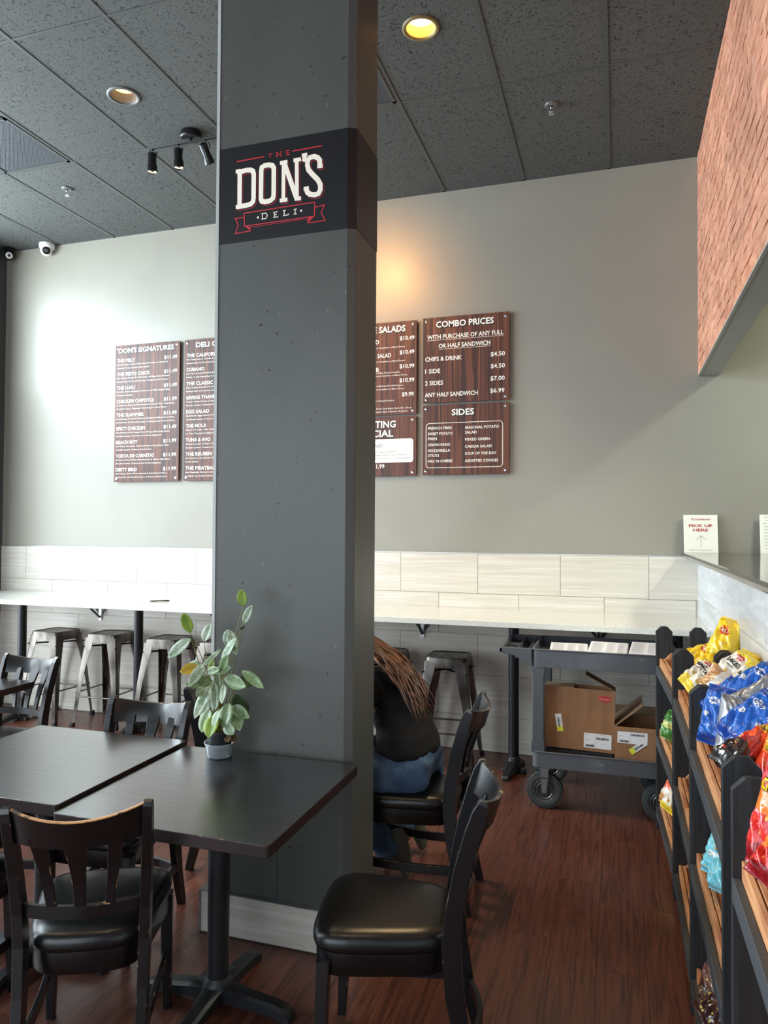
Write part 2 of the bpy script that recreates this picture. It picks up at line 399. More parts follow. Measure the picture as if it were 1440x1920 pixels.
for k, (x0, x1, y0, y1) in VENTS.items():
    v = thing('ceiling_vent', ['', 'square perforated ceiling vent left of the round ceiling lamp, at the left edge', 'perforated ceiling vent just right of the dark pillar'][k], 'vent', ((x0 + x1) / 2, (y0 + y1) / 2, CEIL), group='perforated ceiling vents')
    h = .29; b = MB(); b.box(-h, h, -h, -h + .02, -.006, .012).box(-h, h, h - .02, h, -.006, .012).box(-h, -h + .02, -h, h, -.006, .012).box(h - .02, h, -h, h, -.006, .012)
    b.build('frame', grid_m, v)
    MB().box(-h + .02, h - .02, -h + .02, h - .02, .008, .014).build('backing', vent_dark, v)
    b = MB(); n = 46; s = (2 * h - .04) / n
    for q in range(n + 1):
        p = -h + .02 + q * s
        b.box(p - s * .28, p + s * .28, -h + .02, h - .02, 0, .003).box(-h + .02, h - .02, p - s * .28, p + s * .28, 0, .0031)
    b.build('grille', vent_m, v)

# floor: slab + planks
floor = struct(MB().box(XL, 2.75, -2.5, WY, -.1, -.004).build('floor', mat('floor_joint', (56, 33, 27), .8)), 'dark reddish brown wood plank floor')
pw, pl = .182, 1.22
pb = MB().box(-pw / 2 + .0005, pw / 2 - .0005, -pl / 2 + .0005, pl / 2 - .0005, -.004, 0).build('floor_plank', floor_m, floor)
first = True; npl = 0
col = 0; x = XL + pw / 2
planks_rest = MB()
while x < 2.75:
    off = (col * .43) % 1.0 * pl
    y = WY - pl / 2 + off
    while y > -2.5 - pl / 2:
        y0, y1 = max(y - pl / 2, -2.5), min(y + pl / 2, WY)
        if y1 - y0 > .03:
            vis = y1 > 1.2 and x < .62 and x / max(y1, .1) > -1.15
            if vis and y1 - y0 > pl - .01:
                if first: pb.location = (x, y, 0); first = False
                else: o = share(pb, floor); o.location = (x, y, 0)
                npl += 1
            elif vis:
                MB().box(-pw / 2 + .0008, pw / 2 - .0008, y0 - y + .0008, y1 - y - .0008, -.004, 0).build('floor_plank', floor_m, floor, loc=(x, y, 0)); npl += 1
            else: planks_rest.box(x - pw / 2 + .0008, min(x + pw / 2, 2.75) - .0008, y0 + .0008, y1 - .0008, -.004, 0)
        y -= pl
    x += pw; col += 1
o = planks_rest.build('floor_planks', floor_m, floor); o['kind'] = 'stuff'

# tile wainscot on the back wall
def tiles(parent, rows, joints, a0, a1, face, axis, m, thick=.008, gap=.0016, name='wall_tile'):
    for r, (z0, z1) in enumerate(rows):
        js = [a0] + sorted(j for j in joints[r] if a0 + .01 < j < a1 - .01) + [a1]
        for p, q in zip(js, js[1:]):
            b_ = MB(); w2, h2 = (q - p) / 2, (z1 - z0) / 2; d = random.uniform(0, .0006)
            if axis == 'x': b_.box(-w2 + gap, w2 - gap, -thick - d, 0, -h2 + gap, h2 - gap); loc = ((p + q) / 2, face, (z0 + z1) / 2)
            else: b_.box(-thick - d, 0, -w2 + gap, w2 - gap, -h2 + gap, h2 - gap); loc = (face, (p + q) / 2, (z0 + z1) / 2)
            b_.build(name, m, parent, loc=loc)
rows = [(1.172, 1.472), (.868, 1.172), (.565, .868), (.262, .565), (0.002, .262)]
j1 = [-.399 + .6057 * k for k in range(-9, 4)]; j2 = [-.699 + .6057 * k for k in range(-9, 4)]
MB().box(XL, XR, WY - .006, WY - .0001, 0, 1.470).build('grout_bed', grout, wall_back)
tiles(wall_back, rows, [j1, j2, j1, j2, j1], XL + .002, XR - .002, WY - .004, 'x', tile_wall)
MB().box(XL, XR - .01, WY - .014, WY, 1.472, 1.478).build('tile_trim', mat('trim_metal', (200, 200, 196), .3, metal=.6), wall_back)

# counter half wall + granite bar
half = struct(MB().box(XR, .70, -1.2, WY, 0, 1.468).build('wall_counter', soffit_m), 'tiled half wall under the granite serving counter')
MB().box(XR - .006, XR - .0001, -1.2, WY - .013, 0, 1.466).build('grout_bed', grout, half)
jy1 = [WY - .303 * 2 * k for k in range(0, 12)]; jy2 = [WY - .303 - .606 * k for k in range(0, 12)]
tiles(half, [(1.214, 1.466), (.911, 1.214), (.608, .911), (.305, .608), (.002, .305)], [jy1, jy2, jy1, jy2, jy1], -1.2, WY - .014, XR - .004, 'y', tile_counter, gap=.0009)
g = MB(); g.box(.415, 1.02, -1.3, WY - .001, 1.470, 1.503)
tag(g.build('serving_counter', granite, bevel=.012, seg=4), 'polished dark granite serving counter with a rounded front edge', 'counter')

# brick bulkhead over the counter
SB = 2.728
bulk = struct(MB().box(XR + .008, .668, -1.2, WY, SB, CEIL + .1).build('wall_bulkhead', soffit_m), 'thin brick faced bulkhead above the serving counter')
MB().box(XR + .003, XR + .0079, -1.2, WY, SB, CEIL).build('mortar_bed', mortar_m, bulk)
MB().box(XR - .006, XR + .01, -1.2, WY, SB - .004, SB + .004).build('edge_strip', soffit_m, bulk)
bh, bl = .0770, .205; protos = [];  nb = 0; rest = MB()
for k in range(4):
    b_ = MB(); t = [random.uniform(-.0045, .0) for _ in range(8)]; g_ = .0022
    hy, hz = bl / 2 - g_, bh / 2 - g_
    ys = [-hy, -hy * .35, hy * .4, hy]
    vs = []; 
    for zi, z in enumerate((-hz, hz)):
        for yi, y in enumerate(ys): vs.append((t[zi * 4 + yi] - .002, y + random.uniform(-.003, .003) * (0 < yi < 3), z + random.uniform(-.0015, .0015)))
    for z in (-hz, hz):
        for y in ys: vs.append((.006, y, z))
    fs = [(i, i + 1, i + 5, i + 4) for i in range(3)] + [(i, i + 1, i + 9, i + 8) for i in range(3)] + [(i + 4, i + 5, i + 13, i + 12) for i in range(3)] + [(0, 4, 12, 8), (3, 7, 15, 11)]
    protos.append((vs, fs))
pobj = {}
row = 0; z = SB + bh / 2 + .004
while z < CEIL - .01:
    y = WY - bl / 2 - (row % 2) * bl / 2
    if row % 2: rest.box(XR - .004, XR + .008, WY - bl / 2 + .002, WY - .001, z - bh / 2 + .002, z + bh / 2 - .002)
    while y > -1.1:
        k = random.randrange(4)
        if y > 2.72 and nb < 298:
            if k not in pobj:
                o = MB().add(*protos[k]).build('brick', brick_m, bulk); pobj[k] = o
            else: o = share(pobj[k], bulk)
            o.location = (XR, y, z); nb += 1
        else:
            rest.add([(a + XR, c_ + y, d + z) for a, c_, d in protos[k][0]], protos[k][1])
        y -= bl
    z += bh; row += 1
o = rest.build('bricks', brick_m, bulk); o['kind'] = 'stuff'

# ------------------------------------------------------------------ pillar
PX0, PX1, PY0, PY1 = -1.607, -.987, 2.68, 2.95
cc = .034
poly = [(PX0, PY0), (PX1 - cc, PY0), (PX1, PY0 + cc * .45), (PX1, PY1), (PX0, PY1)]
pillar = struct(MB().prism(poly, 0, CEIL + .02, 'z').build('wall_pillar', pillar_paint, bevel=.004), 'dark grey painted square pillar in the middle of the room')
MB().box(PX0 - .004, PX0 + .010, PY0 - .003, PY0 + .02, .2, CEIL).build('edge_strip', mat('lit_edge', (170, 174, 172), .3), pillar)  # pale strip paints the window light along the pillar's left edge
MB().box(-1.3035, -1.3005, PY0 - .0006, PY0, .16, .72).build('panel_seam', mat('seam', (38, 40, 42), .8), pillar)
pt = tile_wall
for nm, a in (('plinth_tile', (-1.634, -1.03, 2.655, 2.679, .004, .168)), ('plinth_tile', (-1.634, -1.608, 2.681, 2.975, .004, .168)), ('plinth_tile', (-.985, -.962, 2.681, 2.975, .004, .168)), ('plinth_tile', (-1.028, -.962, 2.655, 2.679, .004, .168))):
    MB().box(*a).build(nm, pt, pillar)
pe = mat('plinth_trim', (156, 158, 158), .3, metal=.7)
b = MB(); b.box(-1.640, -1.632, 2.650, 2.658, 0, .172).box(-1.64, -.958, 2.652, 2.68, .168, .172).box(-1.64, -1.607, 2.68, 2.976, .168, .172).box(-.964, -.956, 2.650, 2.658, 0, .172)
b.build('trim', pe, pillar)
b = MB().box(-1.636, -.96, 2.654, 2.978, 0, .005); b.build('sealant', mat('sealant', (60, 56, 50), .7), pillar)

# ------------------------------------------------------------------ printed sign around the pillar
yf = PY0 - .0015
sg = thing('pillar_sign', 'black sign with white and red deli lettering wrapped around the dark pillar', 'sign', (PX0 + .3, yf, 2.847))
def at_world(o, p):
    o.parent = p; o.matrix_parent_inverse = p.matrix_basis.inverted(); return o
SZ0, SZ1 = 2.847, 3.251
bp = mat('sign_black', (20, 18, 21), .38)
poly = [(PX0 - .001, yf), (PX1 - cc, yf), (PX1 + .0015, PY0 + cc * .45 - .001), (PX1 + .0015, PY1)]
inner = [(PX1 + .0002, PY1), (PX1 + .0002, PY0 + cc * .45), (PX1 - cc, PY0 - .0002), (PX0 - .001, PY0 - .0002)]
at_world(MB().prism(poly + inner, SZ0, SZ1, 'z').build('backing', bp), sg)
def fnl(off): return lambda u, v: (u, yf - off, v)
import itertools
D_ = [(-1.5004, 3.1416), (-1.4999, 2.9966), (-1.4717, 2.9969), (-1.4481, 2.9997), (-1.4372, 3.0092), (-1.4351, 3.0228), (-1.4351, 3.1221), (-1.4391, 3.1366), (-1.4496, 3.1431), (-1.4705, 3.1452)]
O_ = [(-1.4008, 3.1320), (-1.3983, 3.1465), (-1.3853, 3.1525), (-1.3669, 3.1523), (-1.3506, 3.1474), (-1.3435, 3.1360), (-1.3430, 3.0252), (-1.3461, 3.0109), (-1.3600, 3.0019), (-1.3816, 3.0003), (-1.3968, 3.0053), (-1.4012, 3.0158)]
N1 = [(-1.2993, 3.1604), (-1.2993, 2.9909)]
N2 = [(-1.2971, 3.1512), (-1.2401, 2.9966)]
N3 = [(-1.2410, 3.1584), (-1.2385, 2.9940)]
S_ = [(-1.1396, 3.1151), (-1.1398, 3.1373), (-1.1476, 3.1482), (-1.1632, 3.1563), (-1.1813, 3.1552), (-1.1917, 3.1461), (-1.1936, 3.1260), (-1.1887, 3.1059), (-1.1704, 3.0839), (-1.1469, 3.0588), (-1.1364, 3.0381), (-1.1362, 3.0164), (-1.1438, 3.0030), (-1.1593, 2.9993), (-1.1801, 3.0041), (-1.1926, 3.0145), (-1.1980, 3.0307)]
AP = [(-1.2065, 3.1717), (-1.2063, 3.1522), (-1.2126, 3.1434)]
SER = [[(-1.5194, 3.1458), (-1.4971, 3.1461)], [(-1.5176, 2.9959), (-1.4954, 2.9970)], [(-1.3158, 3.1516), (-1.2822, 3.1524)], [(-1.3154, 2.9965), (-1.2808, 2.9967)], [(-1.2552, 3.1537), (-1.2221, 3.1536)], [(-1.2480, 2.9948), (-1.2207, 2.9940)], [(-1.1499, 3.1138), (-1.1267, 3.1132)], [(-1.2089, 3.0303), (-1.1865, 3.0301)], [(-1.2180, 3.1676), (-1.1945, 3.1689)]]
def logo(off, dx, dz, grow, m, nm):
    b = MB(); f = lambda u, v: (u + dx, yf - off, v + dz)
    stroke(b, D_, .0205 + grow, f, True); stroke(b, O_, .0205 + grow, f, True); stroke(b, S_, .0205 + grow, f)
    for i, (s_, w_) in enumerate([(N1, .0165), (N2, .020), (N3, .0165), (AP, .017)] + [(q, .0165) for q in SER]):
        stroke(b, s_, w_ + grow, lambda u, v, i=i: (u + dx, yf - off - .00002 * (i + 1), v + dz))
    return at_world(b.build(nm, m, fix=False), sg)
logo(.0006, .0045, -.0050, .003, red_print, 'red_shadow_lettering')
logo(.0010, .0030, -.0032, .0028, bp, 'black_outline')
logo(.0016, 0, 0, 0, mat('sign_white', (244, 234, 216), .5), 'white_lettering')
b = MB(); f = fnl(.0008)
stroke(b, [(-1.5154, 3.1879), (-1.3873, 3.1904)], .0045, f); stroke(b, [(-1.2614, 3.1933), (-1.1299, 3.1951)], .0045, f)
for s_ in [[(-1.3711, 3.1969), (-1.3495, 3.1975)], [(-1.3598, 3.1966), (-1.3596, 3.1818)], [(-1.3350, 3.1987), (-1.3254, 3.1987)], [(-1.3332, 3.1812), (-1.3252, 3.1815)], [(-1.3173, 3.1990), (-1.3082, 3.1990)], [(-1.3161, 3.1816), (-1.3081, 3.1818)], [(-1.3307, 3.1986), (-1.3306, 3.1818)], [(-1.3130, 3.1988), (-1.3129, 3.1816)], [(-1.3306, 3.1902), (-1.3130, 3.1904)], [(-1.2906, 3.1993), (-1.2731, 3.1995)], [(-1.2864, 3.1991), (-1.2862, 3.1819)], [(-1.2905, 3.1816), (-1.2719, 3.1817)], [(-1.2863, 3.1903), (-1.2762, 3.1907)]]: stroke(b, s_, .0028, f)
# ribbon banner
stroke(b, [(-1.4780, 2.9658), (-1.1606, 2.9705), (-1.1611, 2.9137), (-1.4762, 2.9109)], .0038, f, True)
stroke(b, [(-1.4778, 2.9489), (-1.5199, 2.9482), (-1.5045, 2.9183), (-1.5192, 2.8851), (-1.4469, 2.8884), (-1.4470, 2.9053)], .0036, f)
stroke(b, [(-1.1604, 2.9493), (-1.1177, 2.9533), (-1.1318, 2.9235), (-1.1146, 2.8906), (-1.1895, 2.8893), (-1.1896, 2.9101)], .0036, f)
for tri in ([(-1.4762, 2.9109), (-1.4448, 2.9031), (-1.4469, 2.8894)], [(-1.1895, 2.8908), (-1.1611, 2.9137), (-1.1896, 2.9101)]): b.add([f(*p) for p in tri], [(0, 1, 2)])
stroke(b, [(-1.4448, 2.9031), (-1.1896, 2.9067)], .0016, f)
at_world(b.build('red_lettering', red_print, fix=False), sg)
b = MB()
for s_ in [[(-1.3995, 2.9528), (-1.3778, 2.9540)], [(-1.3941, 2.9521), (-1.3939, 2.9309)], [(-1.3993, 2.9306), (-1.3776, 2.9313)], [(-1.3778, 2.9540), (-1.3712, 2.9428), (-1.3776, 2.9313)],
           [(-1.3444, 2.9517), (-1.3246, 2.9526)], [(-1.3396, 2.9520), (-1.3394, 2.9314)], [(-1.3442, 2.9305), (-1.3228, 2.9318)], [(-1.3395, 2.9417), (-1.3293, 2.9424)],
           [(-1.3006, 2.9534), (-1.2889, 2.9538)], [(-1.2952, 2.9527), (-1.2950, 2.9331)], [(-1.3004, 2.9324), (-1.2765, 2.9337)], [(-1.2765, 2.9337), (-1.2765, 2.9391)], [(-1.2529, 2.9521), (-1.2397, 2.9528)], [(-1.2465, 2.9523), (-1.2464, 2.9328)], [(-1.2527, 2.9326), (-1.2390, 2.9333)]]: stroke(b, s_, .0036, f)
for c_ in ([(-1.4179, 2.9443), (-1.4103, 2.9448), (-1.4102, 2.9359), (-1.4178, 2.9359)], [(-1.2239, 2.9469), (-1.2166, 2.9474), (-1.2165, 2.9392), (-1.2238, 2.9391)]): b.add([f(*p) for p in c_], [(0, 1, 2, 3)])
at_world(b.build('small_lettering', MATS['sign_white'], fix=False), sg)

# ------------------------------------------------------------------ menu boards
board_m = mat('menu_wood_print', (104, 58, 40), .5, mix=[((58, 32, 26), 4, (9, 1, .25), 0.40, 0.60, 6, 1.0), ((164, 98, 66), 6, (12, 1, .18), 0.60, 0.74, 5, .8), ((40, 22, 20), 22, (5, 1, .08), 0.62, 0.70, 3)])
BW = .665; YB = WY - .030
def menu_board(x0, z0, z1, label, items, boxes=(), lines=(), shadow=()):
    t = thing('menu_board', label, 'menu board', (x0 + BW / 2, YB, z0), group='menu boards on the back wall')
    at_world(MB().box(x0, x0 + BW, YB, YB + .010, z0, z1).build('panel', board_m, bevel=.0015, seg=1), t)
    for (sx, sz) in ((.028, .028), (BW - .028, .028), (.028, z1 - z0 - .028), (BW - .028, z1 - z0 - .028)):
        b = MB().lathe([(.008, YB - .004), (.011, YB - .003), (.011, YB), (.006, YB + .0005), (.006, WY)], 12, (x0 + sx, 0, z0 + sz), ax='y')
        at_world(b.build('standoff_screw', chrome, smooth='auto'), t)
    f = lambda u, v: (x0 + u, YB - .0008, z1 - v2(v))
    fn = lambda off: (lambda u, v: (x0 + u, YB - off, z1 + v))
    for (u0, u1, v0, v1, r, outline) in boxes:
        pts = rrect(u0, u1, -v1, -v0, r)
        b = MB()
        if outline: stroke(b, pts, .004, fn(.0008), True); at_world(b.build('outline', white_print, fix=False), t)
        else: b.add([fn(.0006)(*p) for p in pts], [tuple(range(len(pts)))]); at_world(b.build('white_box', white_print, fix=False), t)
    groups = {}
    for it in items:
        txt, u, v, cap, width, al, bold, kind = it
        groups.setdefault(kind, []).append(it)
    for kind, its in groups.items():
        for txt, u, v, cap, width, al, bold, _ in its:
            if kind == 'title':
                b = MB(); text(b, txt, u + .006, -v - .007, cap, width, al, bold + .01, fn(.0007))
                at_world(b.build('title_shadow', black_print, fix=False), t)
            b = MB(); text(b, txt, u, -v, cap, width, al, bold, fn(.0012), res=(2 if cap > .016 else 1))
            at_world(b.build({'title': 'title_lettering', 'name': 'item_lettering', 'desc': 'small_lettering', 'dark': 'dark_lettering'}[kind], ink if kind == 'dark' else white_print, fix=False), t)
    for (u0, u1, v) in lines: at_world(MB().box(x0 + u0, x0 + u1, YB - .0012, YB - .0004, z1 - v - .002, z1 - v).build('underline', white_print), t)
    return t
def sandwich(title, tx0, tx1, its):
    out = [(title, tx0, .070, .043, tx1 - tx0, 'l', .022, 'title')]
    for i, (nm, w_, price, d1, w1, d2, w2_) in enumerate(its):
        v = .152 + .1213 * i
        out.append((nm, .021, v, .031, w_, 'l', .013, 'name'))
        if price: out.append((price, .640, v - .002, .031, .130, 'r', .013, 'name'))
        out.append((d1, .021, v + .027, .0125, w1, 'l', .004, 'desc'))
        if d2: out.append((d2, .021, v + .058, .0125, w2_, 'l', .004, 'desc'))
    return out
k = .665 / 770
Z1 = 3.272
menu_board(-4.270, 2.056, Z1, 'tall dark wood print menu board headed DON\'S SIGNATURES, leftmost on the back wall', sandwich("DON'S SIGNATURES", .038, .605, [
    ('THE MELT', .185, '$11.49', 'Hot Prosciutto, Salami, Mozzarella & Provolone w/ Spinach &', .525, 'Sundried Tomato Spread, Panini Grilled', .335),
    ('THE PESTO CHICK', .345, '$11.49', 'Hot Chicken, Mozzarella & Basil Pesto w/ Mayo, Dijon Mustard,', .545, 'Herbed Olive Oil, Shredded Lettuce, Tomatoes & Red Onions', .525),
    ('THE LUAU', .19, '$11.49', 'Hot Ham, Bacon, Pineapple & Provolone w/ BBQ Teriyaki, Mayo,', .555, 'Tomatoes & Onions', .165),
    ('CHICKEN CHIPOTLE', .385, '$11.99', 'Hot Chicken, Pepper Jack & Avocado w/ Chipotle Mayo, Spicy Ranch,', .60, 'Shredded Lettuce, Tomatoes, Yellow Peppers & Red Onions', .515),
    ('THE SLAMMER', .285, '$11.99', 'Hot Pastrami, Roast Beef, Salami & Cheddar w/ BBQ Mustard, Mayo,', .60, 'Herbed Olive Oil, Shredded Lettuce, Tomatoes, Red Onions & Pickles', .60),
    ('SPICY CHICKEN', .30, '$11.49', 'Hot Chicken w/ Fire Pepper Sauce & Pepper Jack, Spicy Ranch,', .55, 'Shredded Lettuce, Tomatoes, Red Onions & Jalapenos', .47),
    ('BEACH BOY', .225, '$11.99', 'Hot Turkey, Prosciutto, Swiss & Avocado w/ Spicy Ranch, Mayo,', .55, 'Shredded Lettuce, Tomatoes & Red Onions', .37),
    ('TORTA DE CARNITAS', .395, '$11.99', 'Hot Roasted Pork, Mozzarella & Avocado w/ Cilantro Lime Ranch,', .56, 'Shredded Lettuce, Tomatoes, Red Onions & Jalapenos', .47),
    ('DIRTY BIRD', .22, '$11.99', 'Hot Turkey, Cream Cheese, Avocado & Spicy Ranch w/ Mayo,', .53, 'Herbed Olive Oil, Shredded Lettuce, Tomatoes, & Red Onion', .525)]))
menu_board(-3.557, 2.056, Z1, 'tall dark wood print menu board headed DELI CLASSICS, partly hidden by the pillar', sandwich('DELI CLASSICS', .112, .555, [
    ('THE CALIFORNIA', .34, '$11.99', 'Hot Turkey, Bacon, Cheddar & Avocado w/ Mayo, Mustard,', .50, 'Herbed Olive Oil, Shredded Lettuce, Tomatoes & Red Onions', .525),
    ('CUBANO', .175, '$11.99', 'Hot Ham, Roasted Pork & Swiss w/ Mayo, Mustard, Sliced', .53, 'Pickles on Soft French Roll, Panini Grilled', .36),
    ('THE CLASSIC', .26, '$11.49', 'Ham, Turkey, Roast Beef & Cheddar w/ Mayo, Mustard,', .48, 'Herbed Olive Oil, Romaine Lettuce, Tomatoes & Red Onions', .53),
    ('GIVING THANKS', .31, '$11.49', 'Turkey, Cream Cheese & Cranberry Sauce w/ Mayo,', .46, 'Romaine Lettuce, Tomatoes & Red Onions', .37),
    ('EGG SALAD', .225, '$10.99', 'Hard Boiled Eggs mixed w/ Mayo, Mustard & Dill,', .46, 'w/ Romaine Lettuce, Tomatoes & Red Onions', .39),
    ('THE NOLA', .20, '$11.99', 'Salami, Prosciutto, Ham, Mozzarella & Provolone,', .46, 'w/ Olive Tapenade & Italian Dressing', .34),
    ('TUNA & AVO', .24, '$11.49', 'Tuna & Avocado w/ Mayo, Yellow Mustard, Pickles,', .46, 'Romaine Lettuce, Tomatoes, Red Onions', .36),
    ('THE REUBEN', .255, '$11.99', 'Hot Pastrami, Sauerkraut, Swiss & Dressing,', .42, 'Panini Grilled', .12),
    ('THE MEATBALL', .31, '$11.49', 'Hot Meatballs, Marinara Sauce, Mozzarella', .40, 'w/ Italian Seasoning & Herbed Oil', .31)]))
x4 = -2.149
def e4(px): return BW + (px - 443) * k
menu_board(x4, 2.546, 3.276, 'wood print menu board headed SALADS with orange glow, just right of the pillar', [
    ('ENTREE SALADS', e4(337), .079, .050, .45, 'r', .022, 'title'),
    ('SOUTHWEST SALAD', e4(88), .166, .033, None, 'r', .012, 'name'), ('CHICKEN CAESAR SALAD', e4(203), .276, .033, .43, 'r', .012, 'name'),
    ('CHICKEN COBB', .03, .385, .033, None, 'l', .012, 'name'), ('ITALIAN CHOP', .03, .495, .033, None, 'l', .012, 'name'), ('CAESAR', .03, .605, .033, None, 'l', .012, 'name')] +
    [(p, e4(422), v, .032, .118, 'r', .014, 'name') for p, v in (('$10.49', .148), ('$10.49', .258), ('$10.99', .368), ('$10.99', .478))] + [('$9.99', e4(418), .588, .032, .095, 'r', .014, 'name')] +
    [('Tomatoes, Red Onions & Cucumbers on Mixed Greens', e4(333), .204, .013, None, 'r', .003, 'desc'), ('Tomatoes, Red Onions & Cucumbers on Mixed Greens', e4(333), .313, .013, None, 'r', .003, 'desc'),
     ('Grilled Chicken, Bacon & Blue Cheese Crumbles', e4(285), .402, .013, None, 'r', .003, 'desc'), ('Tomatoes & Cucumbers on Mixed Greens', e4(357), .426, .013, None, 'r', .003, 'desc'),
     ('Salami, Provolone & Marinated Red Bell Peppers,', e4(322), .506, .013, None, 'r', .003, 'desc'), ('Tomatoes & Cucumbers on Mixed Greens', e4(330), .532, .013, None, 'r', .003, 'desc'),
     ('Parmesan & Croutons on Chopped Romaine', e4(235), .622, .013, None, 'r', .003, 'desc'),
     ('Dressings: Chipotle Ranch, Spicy Ranch, Ranch, Blue Cheese', e4(400), .684, .013, None, 'r', .003, 'desc'), ('Caesar, Italian & Balsamic Vinaigrette', e4(362), .709, .013, None, 'r', .003, 'desc')])
menu_board(x4, 2.066, 2.532, 'wood print menu board with a white box under ROTATING SPECIAL, right of the pillar', [
    ('ROTATING', e4(250), .084, .054, .36, 'r', .022, 'title'), ('SPECIAL', e4(228), .156, .054, .30, 'r', .022, 'title'),
    ('THE LEGEND', e4(123), .240, .028, .26, 'r', .0, 'dark'),
    ('Crispy Chicken Nuggets & Swiss w/', e4(250), .280, .013, None, 'r', .0, 'dark'), ('Mayo, Mustard, Herbed Olive Oil, Mixed Greens,', e4(402), .306, .013, None, 'r', .0, 'dark'), ('Tomatoes, Pickles, Capers & Red Onions on Sourdough Roll', e4(382), .332, .013, .52, 'r', .0, 'dark'),
    ('$11.99', e4(145), .404, .034, .12, 'r', .012, 'name')], boxes=[(.03, e4(415), .175, .360, .022, False)])
c5 = lambda px: (px - 505) * k
menu_board(-1.434, 2.622, 3.283, 'wood print menu board headed COMBO PRICES, upper right board', [
    ('COMBO PRICES', c5(625), .079, .048, .445, 'l', .022, 'title'),
    ('WITH PURCHASE OF ANY FULL', c5(545), .168, .035, .587, 'l', .012, 'name'), ('OR HALF SANDWICH', c5(650), .240, .035, .397, 'l', .012, 'name'),
    ('CHIPS & DRINK', c5(527), .337, .034, .286, 'l', .012, 'name'), ('1 SIDE', c5(527), .430, .034, .118, 'l', .012, 'name'), ('2 SIDES', c5(527), .522, .034, .142, 'l', .012, 'name'), ('ANY HALF SANDWICH', c5(525), .613, .034, .411, 'l', .012, 'name'),
    ('$4.50', c5(1238), .328, .033, .107, 'r', .012, 'name'), ('$4.50', c5(1238), .418, .033, .107, 'r', .012, 'name'), ('$7.00', c5(1236), .511, .033, .107, 'r', .012, 'name'), ('$6.99', c5(1234), .603, .033, .107, 'r', .012, 'name')],
    lines=[(c5(545), c5(1225), .176), (c5(650), c5(1110), .248)])
menu_board(-1.434, 2.070, 2.606, 'wood print menu board listing SIDES in a white outline, lower right board', [
    ('SIDES', c5(770), .083, .048, .172, 'l', .022, 'title')] +
    [(t_, c5(555), v, .021, (x_ - 555) * k, 'l', .012, 'name') for t_, x_, v in (('FRENCH FRIES', 772, .188), ('SWEET POTATO', 778, .231), ('FRIES', 640, .269), ('ONION RINGS', 757, .315), ('MOZZARELLA', 757, .360), ('STICKS', 657, .397), ('MAC N CHEESE', 777, .441))] +
    [(t_, c5(890), v, .021, (x_ - 890) * k, 'l', .012, 'name') for t_, x_, v in (('SEASONAL POTATO', 1187, .191), ('SALAD', 993, .228), ('MIXED GREEN', 1110, .281), ('CAESAR SALAD', 1127, .335), ('SOUP OF THE DAY', 1165, .388), ('ASSORTED COOKIES', 1180, .443))],
    boxes=[(c5(538), c5(1220), .140, .482, .026, True)])

# ------------------------------------------------------------------ signs on the granite counter
def flat_sign(name, label, cat, x0, x1, h, y0, lean, thick, items, group=None, extra=None):
    t = thing(name, label, cat, ((x0 + x1) / 2, y0, 1.503), rot=(R(-lean), 0, R(2)), group=group); W_ = x1 - x0
    MB().box(-W_ / 2, W_ / 2, 0, thick, 0, h).build('card', mat('card_white', (238, 236, 226), .4), t, bevel=.0008, seg=1)
    fn = lambda u, v: (u, -.0006, v)
    for nm, m, L_ in items:
        b = MB()
        for it in L_: text(b, it[0], it[1], it[2], it[3], it[4] if len(it) > 4 else None, 'c', it[5] if len(it) > 5 else .01, fn)
        if extra and nm in extra: extra[nm](b, fn)
        b.build(nm, m, t, fix=False)
    return t
red_txt = mat('crimson_print', (176, 44, 50), .5)
def swoosh(b, fn):
    stroke(b, [(-.063, .2365), (-.048, .2365), (-.043, .233), (-.043, .229), (-.047, .2265), (-.052, .2265)], .0035, fn)
    stroke(b, [(-.059, .231), (-.048, .231)], .002, fn)
def arrow(b, fn):
    for a_, c_, n in (((0, .118), (0, .042), 16), ((0, .118), (-.033, .088), 9), ((0, .118), (.033, .088), 9)):
        for i in range(n):
            u = a_[0] + (c_[0] - a_[0]) * i / n; v = a_[1] + (c_[1] - a_[1]) * i / n
            b.add([fn(u - .0013, v - .0016), fn(u + .0013, v - .0016), fn(u + .0013, v + .0016), fn(u - .0013, v + .0016)], [(0, 1, 2, 3)])
flat_sign('pickup_sign', 'white card reading PICK UP HERE leaning on the wall, on the granite counter', 'sign', .432, .648, .262, 5.39, 8, .004,
    [('red_lettering', red_txt, [('DOORDASH', .015, .2255, .0105, .095, .03), ('PICK UP', 0, .178, .019, .150, .03), ('HERE', 0, .148, .019, .096, .03)]),
     ('small_lettering', ink, [('SIMPLE READY NOW ORDERS FOR DASHERS PICKUP', 0, .018, .0035, .15)])], extra={'red_lettering': swoosh, 'small_lettering': arrow})
flat_sign('order_list', 'white printed list sheet on the granite counter at the right edge of the view', 'sign', .905, 1.12, .262, 5.40, 5, .004,
    [('small_lettering', ink, [(s_, -.085 + len(s_) * .0022, .243 - i * .021, .0045) for i, s_ in enumerate(('DRESSING', 'TURKEY BREAST', 'MAYO', 'CHEDDAR', 'MUSTARD', 'SALAMI', 'ONIONS', 'TOMATO', 'PICKLES', 'LETTUCE', 'OLIVES'))])])

